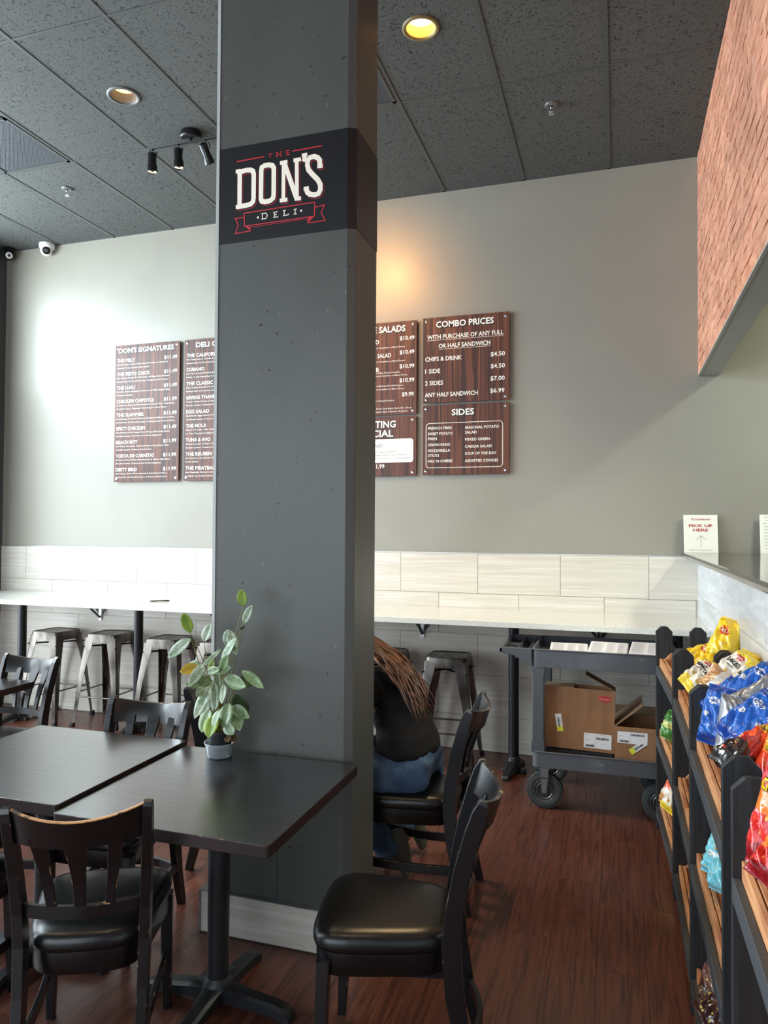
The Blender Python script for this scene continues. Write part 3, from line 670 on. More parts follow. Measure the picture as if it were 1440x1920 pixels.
# ------------------------------------------------------------------ ceiling fixtures
def downlight(x, y, label, lit, watt, col, group='round ceiling lamps'):
    t = thing('recessed_lamp', label, 'lamp', (x, y, CEIL), group=group)
    ring = mat('lamp_ring', (92, 93, 91), .4) if not lit else mat('lamp_ring_lit', (120, 106, 70), .4)  # lit lamp: warm glow put into the ring colour
    MB().lathe([(.098, .002), (.098, -.004), (.088, -.008), (.078, -.006), (.076, .002)], 40, cap=False).build('trim_ring', ring, t, smooth=True)
    refl = mat('lamp_reflector_grey', (120, 112, 104), .5) if not lit else mat('lamp_reflector_lit', (214, 186, 104), .45, metal=.0)  # lit copy carries the lamp's golden glow in the reflector colour
    MB().lathe([(.077, .0), (.073, .02), (.068, .042), (.065, .055)], 36, cap=False).build('reflector', refl, t, smooth=True)
    gl = MB().lathe([(.065, .054), (.03, .051), (.0, .050)], 30, cap=False).build('lamp_lens', mat('lamp_glow_%d' % lit, (255, 214, 150), .4, emit=((255, 206, 136), 14 if lit else 3)), t, smooth=True)
    d = bpy.data.lights.new('lamp_light', 'SPOT'); d.energy = watt; d.color = col; d.spot_size = R(105); d.spot_blend = .8; d.shadow_soft_size = .05
    o = bpy.data.objects.new('lamp_light', d); C.objects.link(o); o.parent = t; o.location = (0, 0, -.012)
    return t
downlight(-2.846, 3.66, 'round recessed ceiling lamp left of the pillar, dim warm light in a grey ring', 0, 75, (1, .72, .42))
downlight(-.975, 3.617, 'round recessed ceiling lamp right of the pillar, glowing bright yellow', 1, 170, (1, .70, .36))
for x, y, l_ in ((-2.85, .9, 'second'), (-.97, .9, 'rightmost'), (-4.3, .9, 'leftmost')): downlight(x, y, l_ + ' of the round ceiling lamps above the viewer, outside the photograph', 0, 45, (1, .72, .42), 'round ceiling lamps above the viewer')
def sprinkler(x, y, label):
    t = thing('sprinkler', label, 'sprinkler', (x, y, CEIL), group='ceiling sprinklers')
    MB().lathe([(.042, .001), (.042, -.003), (.034, -.008), (.014, -.010), (.012, -.004)], 24, cap=False).build('flange', mat('sprinkler_flange', (110, 112, 110), .35, metal=.5), t, smooth=True)
    b = MB(); b.lathe([(.010, -.002), (.010, -.020), (.008, -.024)], 12); b.tube([(-.008, 0, -.022), (-.013, 0, -.034), (-.004, 0, -.052)], .003, 8); b.tube([(.008, 0, -.022), (.013, 0, -.034), (.004, 0, -.052)], .003, 8)
    b.tube([(0, 0, -.022), (0, 0, -.052)], .0025, 8); b.build('frame', chrome, t, smooth=True)
    MB().lathe([(.004, -.050), (.018, -.053), (.018, -.056), (.003, -.058)], 16).build('deflector', chrome, t)
sprinkler(-4.048, 4.552, 'small chrome ceiling sprinkler at the far left, near the dome camera')
sprinkler(-.386, 4.523, 'small chrome ceiling sprinkler right of the pillar')
# track light
TY = 4.14; TZ = 4.205
t = thing('track_light', 'black ceiling track light with small spotlights beside the pillar', 'track light', (-2.685, TY, CEIL))
def tr(o): return at_world(o, t)
tr(MB().lathe([(.068, CEIL), (.070, CEIL - .035), (.064, CEIL - .042), (.03, CEIL - .044)], 28, (-2.685, TY, 0)).build('canopy', plastic_black, smooth='auto'))
b = MB(); b.tube([(-3.02, TY - .007, TZ), (-1.86, TY - .007, TZ)], .004, 8).tube([(-3.02, TY + .007, TZ), (-1.86, TY + .007, TZ)], .004, 8)
b.tube([(-2.685, TY, TZ), (-2.685, TY, CEIL - .03)], .010, 10); tr(b.build('track', plastic_black))
def head(x, pitch, yaw, watt):
    h = bpy.data.objects.new('spot_head', None); C.objects.link(h); h.empty_display_size = .02; h.parent = t; h.matrix_parent_inverse = t.matrix_basis.inverted()
    h.location = (x, TY, TZ - .05); 
    b = MB(); b.tube([(0, 0, .05), (0, 0, .034)], .007, 10)
    b.tube([(-.034, 0, -.012), (-.035, 0, .018), (-.018, 0, .034), (.018, 0, .034), (.035, 0, .018), (.034, 0, -.012)], .0032, 8); b.build('yoke', plastic_black, h, smooth=True)
    Rm = (Matrix.Rotation(yaw, 4, 'Z') @ Matrix.Rotation(pitch, 4, 'X'))
    b = MB(); b.lathe([(.014, .044), (.028, .037), (.028, -.034), (.032, -.040), (.034, -.084), (.031, -.087), (.028, -.078)], 22); b.v = [tuple(Rm @ Vector(v) + Vector((0, 0, -.02))) for v in b.v]
    b.build('housing', plastic_black, h, smooth='auto')
    b = MB().lathe([(.0275, -.080), (.014, -.078), (0, -.077)], 18, cap=False); b.v = [tuple(Rm @ Vector(v) + Vector((0, 0, -.02))) for v in b.v]
    b.build('lamp_lens', mat('spot_lens', (255, 226, 190), .3, emit=((255, 214, 160), 3)), h)
    d = bpy.data.lights.new('spot_light', 'SPOT'); d.energy = watt; d.color = (1, .46, .13); d.spot_size = R(84); d.spot_blend = 1.0; d.shadow_soft_size = .024
    o = bpy.data.objects.new('spot_light', d); C.objects.link(o); o.parent = h; o.matrix_local = Matrix.Translation((0, 0, -.02)) @ Rm @ Matrix.Translation((0, 0, -.08))
head(-2.985, R(4), R(0), 4); head(-2.782, R(6), R(-10), 12); head(-2.580, R(38), R(-8), 40); head(-2.02, R(64), R(-6), 135)
# cameras
t = thing('dome_camera', 'white dome security camera at the top of the back wall', 'security camera', (-5.02, 5.40, 4.235))
MB().lathe([(.068, .030), (.070, .012), (.066, -.006), (.055, -.018)], 28).build('base', plastic_white, t, smooth='auto')
b = MB(); sph = [(.052 * math.cos(a), .052 * math.sin(a)) for a in [R(-88 + 16 * i) for i in range(12)]]
b.lathe(sph, 24, (0, -.008, -.030)); b.build('ball', plastic_white, t, smooth=True)
q = (Vector((0, 0, 1.6)) - Vector((-5.02, 5.40, 4.2))).normalized(); Rm = q.to_track_quat('Z', 'Y').to_matrix().to_4x4(); Rm.translation = Vector((0, -.008, -.030))
b = MB().lathe([(.036, .034), (.034, .046), (.018, .050), (0, .050)], 22, cap=False); b.v = [tuple(Rm @ Vector(v)) for v in b.v]; b.build('lens_cover', plastic_black, t, smooth='auto')
b = MB().lathe([(.014, .0505), (.008, .053), (0, .0535)], 14, cap=False); b.v = [tuple(Rm @ Vector(v)) for v in b.v]; b.build('lens', mat('lens_grey', (120, 124, 128), .1, metal=.6), t)
t = thing('bullet_camera', 'small black security camera in the upper left corner of the room', 'security camera', (-5.44, 5.38, 4.20))
b = MB().lathe([(.052, .066), (.052, .050), (.030, .044), (.030, .02)], 22); b.build('base', plastic_black, t, smooth='auto')
b = MB(); b.lathe([(.046 * math.cos(a), .046 * math.sin(a)) for a in [R(-88 + 16 * i) for i in range(12)]], 22, (0, 0, 0)); b.build('ball', plastic_black, t, smooth=True)
Rm = (Vector((0, 0, 1.6)) - Vector((-5.44, 5.38, 4.2))).normalized().to_track_quat('Z', 'Y').to_matrix().to_4x4()
b = MB().lathe([(.030, .034), (.030, .046), (.014, .050), (.012, .040)], 22, cap=False); b.v = [tuple(Rm @ Vector(v)) for v in b.v]; b.build('lens_ring', mat('lens_ring_white', (200, 200, 200), .4), t, smooth='auto')

# ------------------------------------------------------------------ wall bar: quartz top, posts, brackets
YQ = 4.72
tag(MB().box(XL + .003, XR - .012, YQ, WY - .014, 1.022, 1.060).build('bar_counter', quartz, bevel=.003), 'long white quartz bar counter along the back wall', 'counter')
def bar_post(x, label):
    t = thing('bar_post', label, 'table base', (x, 5.05, 0), group='black posts under the bar counter')
    MB().lathe([(.060, 1.021), (.060, 1.014), (.040, 1.006), (.036, .99), (.036, .06)], 24).build('column', black_iron, t, smooth='auto')
    b = MB()
    for a in (R(262), R(82), R(172), R(352)):
        M_ = Matrix.Rotation(a, 4, 'Z'); L_ = .21 if a in (R(262), R(82)) else .085
        rings = []
        for u, w2, h0, h1 in ((.0, .05, .025, .085), (.05, .048, .025, .080), (L_ - .05, .034, .012, .045), (L_ - .01, .034, .0, .03), (L_, .030, .0, .018)):
            rings.append([M_ @ Vector((u, s1 * w2 * .8, h)) for s1, h in ((-1, h0), (1, h0), (.75, h1), (-.75, h1))])
        b.loft(rings)
    b.lathe([(.058, .0), (.058, .05), (.045, .10), (.037, .11)], 20)
    b.build('base', black_iron, t, bevel=.003, seg=1)
bar_post(-4.893, 'black post holding up the bar counter at the far left'); bar_post(-3.712, 'black post holding up the bar counter behind the metal stools, left of the pillar')
bar_post(-.681, 'black post holding up the bar counter beside the grey utility cart'); bar_post(-1.97, 'black post holding up the bar counter, hidden behind the pillar')
bar_post(.36, 'black post holding up the right end of the bar counter, behind the snack racks')
def bracket(x, label):
    t = thing('counter_bracket', label, 'bracket', (x, WY - .02, .82), group='metal brackets under the bar counter')
    b = MB(); b.box(-.016, .016, -.004, .004, 0, .20).box(-.02, .02, -.30, 0, .192, .2015); b.build('angle', mat('bracket_steel', (200, 200, 200), .35, metal=.7), t, bevel=.002, seg=1)
    b = MB(); b.sweep([(0, -.005, .03), (0, -.22, .192)], (.010, .005), Vector((1, 0, 0)), .001, 0, 0); b.sweep([(0, .003, .05), (-.12, .003, .195)], (.006, .009), Vector((0, 1, 0)), .001, 0, 0); b.sweep([(0, .003, .05), (.12, .003, .195)], (.006, .009), Vector((0, 1, 0)), .001, 0, 0)
    b.build('brace', black_iron, t)
for x, l in ((-4.40, 'steel bracket under the bar counter above the leftmost stools'), (-3.20, 'steel bracket under the bar counter at the left edge of the pillar'), (-1.43, 'steel bracket under the bar counter between the two right stools'), (-.13, 'steel bracket under the bar counter above the utility cart')):
    bracket(x, l)
t = tag(MB().box(-.11, .11, -.14, .14, 0, .0012).build('paper_sheet', paper, loc=(-3.70, 5.0, 1.0605), rot=(0, 0, R(62))), 'sheet of white paper lying on the bar counter', 'paper')
t = thing('pen', 'black pen lying on paper on the bar counter left of the pillar', 'pen', (-3.50, 5.03, 1.0665), rz=R(35))
b = MB(); b.tube([(-.07, 0, 0), (.03, 0, 0)], .0045, 10); b.build('barrel', plastic_black, t, smooth='auto'); MB().tube([(.03, 0, 0), (.068, 0, 0), (.075, 0, 0)], [.0055, .0055, .003], 10).build('cap', plastic_black, t, smooth='auto')
MB().tube([(-.07, 0, 0), (-.083, 0, 0)], [.004, .0012], 8).build('tip', chrome, t)

# ------------------------------------------------------------------ bar stools
def make_stool():
    t = thing('bar_stool', '', 'bar stool')
    H_ = .76; s = .148; rt_ = .045
    out = lambda sc_, z: [Vector((x, y, z)) for x, y in rrect(-s * sc_, s * sc_, -s * sc_, s * sc_, rt_ * sc_, 5)]
    b = MB()
    b.loft([out(1.0, H_ - .075), out(1.0, H_ - .010), out(.97, H_ - .001), out(.90, H_), out(.86, H_ - .005)], 0, cap=False)
    # seat pan with a pill shaped hand hole
    o_ = out(.86, H_ - .005); n = len(o_); hole = []
    for v in o_:
        a = math.atan2(v.y, v.x); hole.append(Vector((.032 * math.cos(a), .011 * math.sin(a), H_ - .006)))
    b.add(o_ + hole, [(i, (i + 1) % n, (i + 1) % n + n, i + n) for i in range(n)], 0)
    hl = [Vector((v.x, v.y, H_ - .022)) for v in hole]
    b.add(hole + hl, [(i, (i + 1) % n, (i + 1) % n + n, i + n) for i in range(n)], 0)
    b.build('seat', gunmetal, t, smooth='auto')
    for sx in (-1, 1):
        for sy in (-1, 1):
            rings = []
            for z, off, wd in ((H_ - .03, s - .001, .085), (H_ - .085, s + .004, .080), (.42, s + .035, .052), (.03, s + .068, .030)):
                c_ = off; th = .004; r_ = .014
                pts = [(c_ - wd, c_), (c_ - r_, c_), (c_ - r_ * .3, c_ - r_ * .3), (c_, c_ - r_), (c_, c_ - wd), (c_ - th, c_ - wd), (c_ - th, c_ - r_), (c_ - r_, c_ - th), (c_ - wd, c_ - th)]
                rings.append([Vector((sx * x, sy * y, z)) for x, y in pts])
            b = MB().loft(rings); lg = b.build('leg', gunmetal, t, smooth='auto')
            q = s + .062; b = MB().box(sx * q - .017, sx * q + .017, sy * q - .017, sy * q + .017, 0, .034); b.build('rubber_foot', plastic_black, lg, bevel=.004)
    b = MB(); c_ = s + .045
    zz_ = .26
    for a, c2, z in (((-1, -1), (1, -1), .245), ((-1, 1), (1, 1), .245), ((-1, -1), (-1, 1), .275), ((1, -1), (1, 1), .275)):
        b.tube([(a[0] * c_, a[1] * c_, z), (c2[0] * c_, c2[1] * c_, z)], .0065, 8)
    b.build('footrest', gunmetal, t, smooth='auto')
    b = MB(); q = s + .01
    b.tube([(-q, -q, H_ - .105), (q, q, H_ - .105)], .007, 6).tube([(-q, q, H_ - .112), (q, -q, H_ - .112)], .007, 6)
    b.build('cross_brace', dark_steel, t)
    return t
stool0 = make_stool()
ST = [(-4.655, 5.19, -4, 'brushed gunmetal bar stool, leftmost under the white bar counter'),
      (-4.115, 5.225, 2, 'gunmetal bar stool, second from the left, between the two black bar posts'),
      (-3.488, 5.155, 3, 'gunmetal bar stool, third from the left, just right of the second black bar post'),
      (-2.985, 5.14, -2, 'gunmetal bar stool half hidden behind the pillar and the potted plant'),
      (-2.3, 5.15, 4, 'gunmetal bar stool fully hidden behind the pillar'),
      (-1.64, 5.15, -3, 'gunmetal bar stool right of the pillar, behind the seated person'),
      (-1.155, 5.13, 2, 'gunmetal bar stool standing free between the seated person and the utility cart')]
for i, (x, y, a, l) in enumerate(ST):
    o = stool0 if i == 0 else copy_tree(stool0)
    o.location = (x, y, 0); o.rotation_euler = (0, 0, R(a)); tag(o, l, 'bar stool', 'metal bar stools along the wall bar')

# ------------------------------------------------------------------ dining chairs
def rail_sheet(b, x0, zt, zb, bulge, dip, th, y0, lean, n=16, worn=1, taper=0):
    """curved board between the posts: local x from -x0..x0, bulging to -y"""
    rings = []
    for i in range(n + 1):
        t = -1 + 2 * i / n; x = x0 * t; q = 1 - t * t
        y = y0 - bulge * q; zt_ = zt - dip * q; zb_ = zb + taper * q
        yl = lambda z: y - lean * (z - zb)
        c = .003
        rings.append([Vector((x, yl(zb_) - th / 2, zb_)), Vector((x, yl(zb_) + th / 2, zb_)), Vector((x, yl(zt_) + th / 2, zt_ - c)), Vector((x, yl(zt_) + th / 2 - c, zt_)), Vector((x, yl(zt_) - th / 2 + c, zt_)), Vector((x, yl(zt_) - th / 2, zt_ - c))])
    b.loft(rings, 0, True, worn, (2, 3, 4))
def make_chair():
    t = thing('dining_chair', '', 'chair')
    # cushion outline (front wider), local: front +y
    def outline(sc_, z, dz=0):
        pts = []
        n = 44
        for i in range(n):
            a = 2 * math.pi * i / n; ca, sa = math.cos(a), math.sin(a)
            e = .42
            x = math.copysign(abs(ca) ** e, ca); y = math.copysign(abs(sa) ** e, sa)
            wv = .193 + .030 * y
            pts.append(Vector((x * wv * sc_, (y * .207 + .012 * y * (1 - x * x)) * sc_, z)))
        return pts
    b = MB(); b.loft([outline(.93, .424), outline(.985, .430), outline(1.0, .442), outline(.995, .456), outline(.965, .470), outline(.90, .480), outline(.78, .486), outline(.5, .490), outline(.15, .492)])
    b.build('seat', vinyl, t, smooth=True)
    b = MB()
    for s0, s1, z0, z1 in ((.93, .83, .36, .425),):
        rings = [outline(.945, z0), outline(.955, z0 + .003), outline(.955, z1), outline(.84, z1), outline(.84, z0), outline(.945, z0)]
        b.loft(rings, cap=False)
    b.build('seat_frame', black_wood, t, smooth='auto')
    for s in (-1, 1):
        b = MB(); b.sweep([(s * .187, .165, .40), (s * .188, .172, .2), (s * .190, .182, 0)], [(.020, .020), (.018, .018), (.014, .014)], Vector((1, 0, 0)), .003)
        b.build('leg', [black_wood, worn_wood], t)
        pts = [(s * .168, -.285, 0), (s * .168, -.245, .15), (s * .170, -.215, .32), (s * .172, -.205, .46), (s * .175, -.213, .56), (s * .180, -.236, .68), (s * .185, -.266, .79), (s * .188, -.285, .850), (s * .189, -.294, .874), (s * .189, -.298, .884)]
        sz = [(.014, .017), (.015, .022), (.015, .027), (.015, .028), (.015, .026), (.0145, .025), (.014, .024), (.0135, .021), (.013, .015), (.011, .006)]
        b = MB(); b.sweep(pts, sz, Vector((1, 0, 0)), .0016); b.build('leg', [black_wood, worn_wood], t, smooth=False)
    b = MB(); rail_sheet(b, .182, .880, .778, .064, .026, .015, -.262, .30, taper=-.006); b.build('top_rail', [black_wood, worn_rail], t, smooth='auto')
    b = MB(); rail_sheet(b, .170, .582, .545, .040, .0, .018, -.212, .05); b.build('lower_rail', [black_wood, worn_wood], t, smooth='auto')
    for xb, xt, wb, wt in ((-.078, -.105, .013, .022), (0, 0, .015, .032), (.078, .105, .013, .022)):
        pts = []; sz = []
        for i in range(7):
            u = i / 6; x = xb + (xt - xb) * u; z = .57 + (.80 - .57) * u; q0 = 1 - (x / .175) ** 2
            y = (-.212 - .040 * q0) * (1 - u) + (-.262 - .062 * q0 - .006) * u + .012 * math.sin(math.pi * u)
            pts.append((x, y, z)); sz.append((wb + (wt - wb) * u ** 1.6, .0065))
        b = MB(); b.sweep(pts, sz, Vector((1, 0, 0)), .002); b.build('slat', [black_wood, worn_wood], t)
    for s in (-1, 1):
        b = MB(); P = [(s * (.189 - .008 * math.sin(math.pi * u) - .016 * u), .176 - .425 * u, .185 - .012 * math.sin(math.pi * u) + .0 * u) for u in [i / 8 for i in range(9)]]
        b.sweep(P, (.008, .019), Vector((1, 0, 0)), .002); b.build('stretcher', [black_wood, worn_wood], t)
    b = MB(); P = [(.168 * (1 - 2 * u), -.243 - .045 * math.sin(math.pi * u), .165) for u in [i / 10 for i in range(11)]]
    b.sweep(P, (.019, .008), Vector((0, 0, 1)), .002); b.build('stretcher', [black_wood, worn_wood], t)
    return t
chair0 = make_chair()
def rz(fx, fy): return math.atan2(-fx, fy)
CH = [(-1.575, 1.962, R(27), 'black wooden dining chair in front left, seen from behind, worn tan top rail'),
      (-.690, 2.215, rz(-.984, -.175), 'black wooden dining chair with vinyl seat, nearest and rightmost, seen from the side'),
      (-.905, 3.285, rz(-1, -.02), 'black wooden dining chair on which the person sits'),
      (-1.985, 2.535, rz(.08, -1), 'black wooden dining chair tucked in behind the two joined tables, facing the viewer'),
      (-2.235, 1.915, R(5), 'black wooden dining chair at the left edge, beside the worn front chair'),
      (-3.36, 3.245, rz(-.02, -1), 'black wooden dining chair at the far left table, before the metal stools'),
      (-1.700, 3.285, rz(1, 0.02), 'black wooden dining chair behind the potted plant, half hidden by the pillar'),
      (-2.575, 2.41, rz(1, 0), 'black wooden dining chair at the left end of the joined tables, only its seat showing')]
for i, (x, y, a, l) in enumerate(CH):
    o = chair0 if i == 0 else copy_tree(chair0)
    o.location = (x, y, 0); o.rotation_euler = (0, 0, a); tag(o, l, 'chair', 'black wooden dining chairs')

for ch in C.objects[chair0.name].children:
    if ch.name.startswith('top_rail'):
        ch.data = ch.data.copy(); ch.data.materials[1] = mat('worn_rail_strong', (186, 140, 92), .45, mix=((60, 40, 28), 24, (1, 1, 1), 0.56, 0.62, 5)); ch['label'] = 'top rail with paint worn off to tan wood'
# ------------------------------------------------------------------ tables
def make_table():
    t = thing('dining_table', '', 'table')
    b = MB(); s = .379
    b.prism(rrect(-s, s, -s, s, .012, 3), .7495, .750, 'z', 0); 
    top = b
    top.build('table_top', table_top_m, t)
    MB().prism(rrect(-s - .0005, s + .0005, -s - .0005, s + .0005, .012, 3), .712, .7494, 'z').build('edge_band', [table_edge_m], t, bevel=.002, seg=2)
    b = MB(); o_ = rrect(-s - .001, s + .001, -s - .001, s + .001, .012, 3); i_ = rrect(-s + .0012, s - .0012, -s + .0012, s - .0012, .012, 3); n = len(o_)
    b.add([Vector((x, y, .7498)) for x, y in o_] + [Vector((x, y, .7503)) for x, y in i_], [(k, (k + 1) % n, (k + 1) % n + n, k + n) for k in range(n)])
    b.build('worn_edge', worn_wood, t)
    MB().lathe([(.12, .712), (.12, .706), (.05, .700), (.038, .69), (.037, .07)], 28).build('column', black_iron, t, smooth='auto')
    b = MB()
    for a in range(4):
        M_ = Matrix.Rotation(R(90 * a), 4, 'Z'); rings = []
        for u, w2, h0, h1 in ((.0, .040, .030, .085), (.06, .034, .026, .075), (.13, .029, .022, .062), (.22, .028, .012, .052), (.262, .028, .001, .042), (.282, .026, 0, .026), (.288, .020, 0, .010)):
            rings.append([M_ @ Vector((u, q * w2, h)) for q, h in ((-1, h0), (1, h0), (1, h1 - .010), (.65, h1), (-.65, h1), (-1, h1 - .010))])
        b.loft(rings)
    b.lathe([(.052, .04), (.052, .075), (.044, .09), (.038, .10)], 24)
    b.build('base', black_iron, t, smooth='auto')
    return t
table0 = make_table()
TB = [(-1.331, 2.279, 0, 0, 'black square table with chipped dark red edge, plant on its corner, before the pillar'),
      (-2.105, 2.305, .012, R(.6), 'black square table on the left, joined to the table with the plant'),
      (-3.635, 3.085, 0, R(1), 'black square table at the far left edge, farther back')]
for i, (x, y, z, a, l) in enumerate(TB):
    o = table0 if i == 0 else copy_tree(table0)
    o.location = (x, y, 0); o.rotation_euler = (0, 0, a); tag(o, l, 'table', 'black square dining tables')
    if z: o.scale = (1, 1, 1 + z / .75)
o = copy_tree(table0); o.location = (-1.42, 3.28, 0); o.scale = (.74, .74, 1); tag(o, 'small black table behind the pillar, at which the person sits', 'table', 'black square dining tables')

# ------------------------------------------------------------------ potted plant
pc = Vector((-1.507, 2.575, .750))
pl_ = thing('potted_plant', 'potted green leafy plant in a clear bowl on the table corner beside the pillar', 'plant', pc)
bowl_m = mat('clear_plastic', (214, 224, 230), .12, trans=.75, spec=.6)
MB().lathe([(.0, .002), (.046, .002), (.050, .006), (.058, .052), (.062, .058), (.061, .060), (.056, .056), (.048, .008), (.0, .006)], 30, cap=False).build('bowl', bowl_m, pl_, smooth=True)
MB().lathe([(.0, .010), (.040, .010), (.052, .096), (.056, .098), (.056, .108), (.050, .108), (.046, .095), (.0, .095)], 28, cap=False).build('pot', mat('pot_black', (26, 27, 30), .45), pl_, smooth='auto')
MB().lathe([(0, .100), (.03, .101), (.047, .096)], 20, cap=False).build('soil', mat('soil', (60, 42, 30), .95, bump=(60, .6, (1, 1, 1))), pl_)
leaf_g = mat('leaf_green', (124, 148, 104), .42, mix=((92, 118, 70), 30, (1, 1, 1), .40, .62), spec=.6)
leaf_s = mat('leaf_silver', (158, 172, 152), .38, mix=((116, 138, 108), 34, (1, 1, 1), .42, .62), spec=.6)
leaf_y = mat('leaf_yellow_green', (132, 156, 44), .45, mix=((108, 138, 40), 30, (1, 1, 1), .42, .62))
leaf_o = mat('leaf_yellow', (196, 162, 30), .5, mix=((160, 140, 30), 26, (1, 1, 1), .42, .62))
leaf_d = mat('leaf_dark', (58, 84, 44), .45)
stem_m = mat('stem', (126, 122, 62), .6)
vein_m = mat('leaf_vein', (86, 108, 66), .5)
def leaf(base, tip, width, m, sag=.0, nrm=(0, -1, .3), label=None, curl=.25):
    width *= 1.28
    A, B = Vector(base), Vector(tip); d = B - A; L_ = d.length; d.normalize(); nv = Vector(nrm); nv = (nv - d * nv.dot(d)).normalized(); sd = d.cross(nv)
    n = 9; vs = []; wp = [.05, .50, .82, .97, 1.0, .97, .88, .70, .40, .0]
    for i in range(n + 1):
        u = i / n; c = A + d * (L_ * u) + Vector((0, 0, -1)) * sag * u * u * L_ + nv * (-math.sin(math.pi * u) * curl * .12 * L_)
        w_ = wp[i] * width / 2
        vs += [c - sd * w_ + nv * w_ * curl, c - sd * w_ * .5 + nv * w_ * curl * .25, c, c + sd * w_ * .5 + nv * w_ * curl * .25, c + sd * w_ + nv * w_ * curl]
    fs = [(i * 5 + k, i * 5 + k + 1, i * 5 + k + 6, i * 5 + k + 5) for i in range(n) for k in range(4)]
    b = MB().add(vs, fs); 
    # thin underside for real thickness
    o = b.build('leaf', m, pl_, smooth=True, fix=False); so = o.modifiers.new('solid', 'SOLIDIFY'); so.thickness = .0006
    vb = MB(); 
    for i in range(1, n - 1):
        for s in (-1, 1):
            c0 = vs[i * 5 + 2] + nv * .0006; c1 = vs[min(i + 1, n) * 5 + (4 if s > 0 else 0)] * .8 + vs[min(i + 1, n) * 5 + 2] * .2 + nv * .0008
            e = (c1 - c0).cross(nv).normalized() * .0005
            vb.add([c0 - e, c0 + e, c1 + e * .4, c1 - e * .4], [(0, 1, 2, 3)])
    mid = [vs[i * 5 + 2] + nv * .0007 for i in range(n)]
    for p, q in zip(mid, mid[1:]): vb.add([p - sd * .0008, p + sd * .0008, q + sd * .0007, q - sd * .0007], [(0, 1, 2, 3)])
    vb.build('vein', vein_m, o, fix=False)
    if label: o['label'] = label
    # stem to the pot
    root = Vector((random.uniform(-.022, .022), random.uniform(-.022, .022), .098)); mid_ = root.lerp(A, .55) + Vector((0, 0, .02 + .08 * (A - root).length)) * .6
    P = [root, root.lerp(mid_, .5) + Vector((0, 0, .01)), mid_, A.lerp(mid_, .35) + Vector((0, 0, .004)), A, A + d * .01]
    MB().tube(P, [.0026, .0024, .0020, .0017, .0014, .001], 6).build('stem', stem_m, pl_, smooth=True)
LF = [  # base, tip in pixels of the view resolved to real positions near the pot, width, material
 ((-1.395, 2.550, 1.351), (-1.399, 2.540, 1.422), .034, leaf_y), ((-1.378, 2.520, 1.287), (-1.329, 2.500, 1.369), .026, leaf_s), ((-1.373, 2.520, 1.271), (-1.380, 2.500, 1.277), .02, leaf_g),
 ((-1.598, 2.500, 1.244), (-1.611, 2.470, 1.332), .038, leaf_y), ((-1.583, 2.480, 1.226), (-1.661, 2.440, 1.158), .040, leaf_s), ((-1.575, 2.560, 1.201), (-1.557, 2.580, 1.278), .036, leaf_s),
 ((-1.451, 2.520, 1.197), (-1.425, 2.490, 1.272), .030, leaf_s), ((-1.426, 2.500, 1.262), (-1.371, 2.460, 1.182), .032, leaf_s), ((-1.450, 2.480, 1.146), (-1.368, 2.450, 1.252), .030, leaf_s), ((-1.440, 2.460, 1.105), (-1.386, 2.420, 1.190), .030, leaf_g),
 ((-1.508, 2.460, 1.137), (-1.541, 2.400, 1.062), .034, leaf_s), ((-1.458, 2.500, 1.191), (-1.514, 2.440, 1.128), .018, leaf_s), ((-1.533, 2.460, 1.124), (-1.592, 2.420, 1.111), .034, leaf_o), ((-1.582, 2.550, 1.119), (-1.647, 2.560, 1.101), .026, leaf_s),
 ((-1.487, 2.480, 1.070), (-1.568, 2.420, 1.066), .036, leaf_g), ((-1.479, 2.460, 1.060), (-1.502, 2.380, 0.952), .040, leaf_s), ((-1.493, 2.460, 1.045), (-1.508, 2.400, 1.028), .034, leaf_s),
 ((-1.447, 2.500, 1.077), (-1.318, 2.440, 1.074), .042, leaf_g), ((-1.416, 2.560, 1.059), (-1.352, 2.580, 1.057), .046, leaf_d), ((-1.369, 2.500, 1.111), (-1.256, 2.460, 1.066), .030, leaf_g),
 ((-1.501, 2.520, 1.090), (-1.393, 2.460, 1.137), .028, leaf_g), ((-1.527, 2.500, 1.092), (-1.431, 2.440, 1.130), .026, leaf_g), ((-1.499, 2.540, 1.086), (-1.465, 2.500, 1.018), .040, leaf_s), ((-1.507, 2.520, 1.144), (-1.513, 2.500, 1.081), .024, leaf_y),
 ((-1.439, 2.520, 0.979), (-1.422, 2.460, 0.905), .050, leaf_g), ((-1.422, 2.540, 0.967), (-1.365, 2.480, 0.893), .048, leaf_g), ((-1.511, 2.500, 0.953), (-1.506, 2.440, 0.883), .044, leaf_g), ((-1.476, 2.480, 0.940), (-1.464, 2.420, 0.872), .050, leaf_y),
 ((-1.445, 2.580, 0.999), (-1.399, 2.600, 0.918), .050, leaf_d), ((-1.436, 2.540, 0.962), (-1.336, 2.500, 0.939), .034, leaf_g), ((-1.448, 2.520, 0.904), (-1.381, 2.460, 0.881), .040, leaf_g), ((-1.546, 2.540, 0.983), (-1.539, 2.500, 0.910), .036, leaf_s),
 ((-1.435, 2.480, 1.061), (-1.409, 2.420, 1.004), .026, leaf_s), ((-1.489, 2.500, 1.058), (-1.459, 2.460, 0.967), .030, leaf_s), ((-1.434, 2.560, 1.029), (-1.440, 2.540, 1.086), .022, leaf_g), ((-1.446, 2.460, 0.968), (-1.432, 2.400, 0.920), .030, leaf_g)]
for i, (a, c_, w_, m) in enumerate(LF):
    a = Vector(a) - pc; c_ = Vector(c_) - pc
    for v in (a, c_):
        lim = PY0 - .012 - pc.y
        if v.x > PX0 - pc.x - .02: v.y = min(v.y, lim)
    leaf(a, c_, w_, m, sag=.05, nrm=(.15 * math.sin(i * 2.1), -1, .35 + .3 * math.cos(i * 1.7)), label='yellow leaf' if m is leaf_o else None)
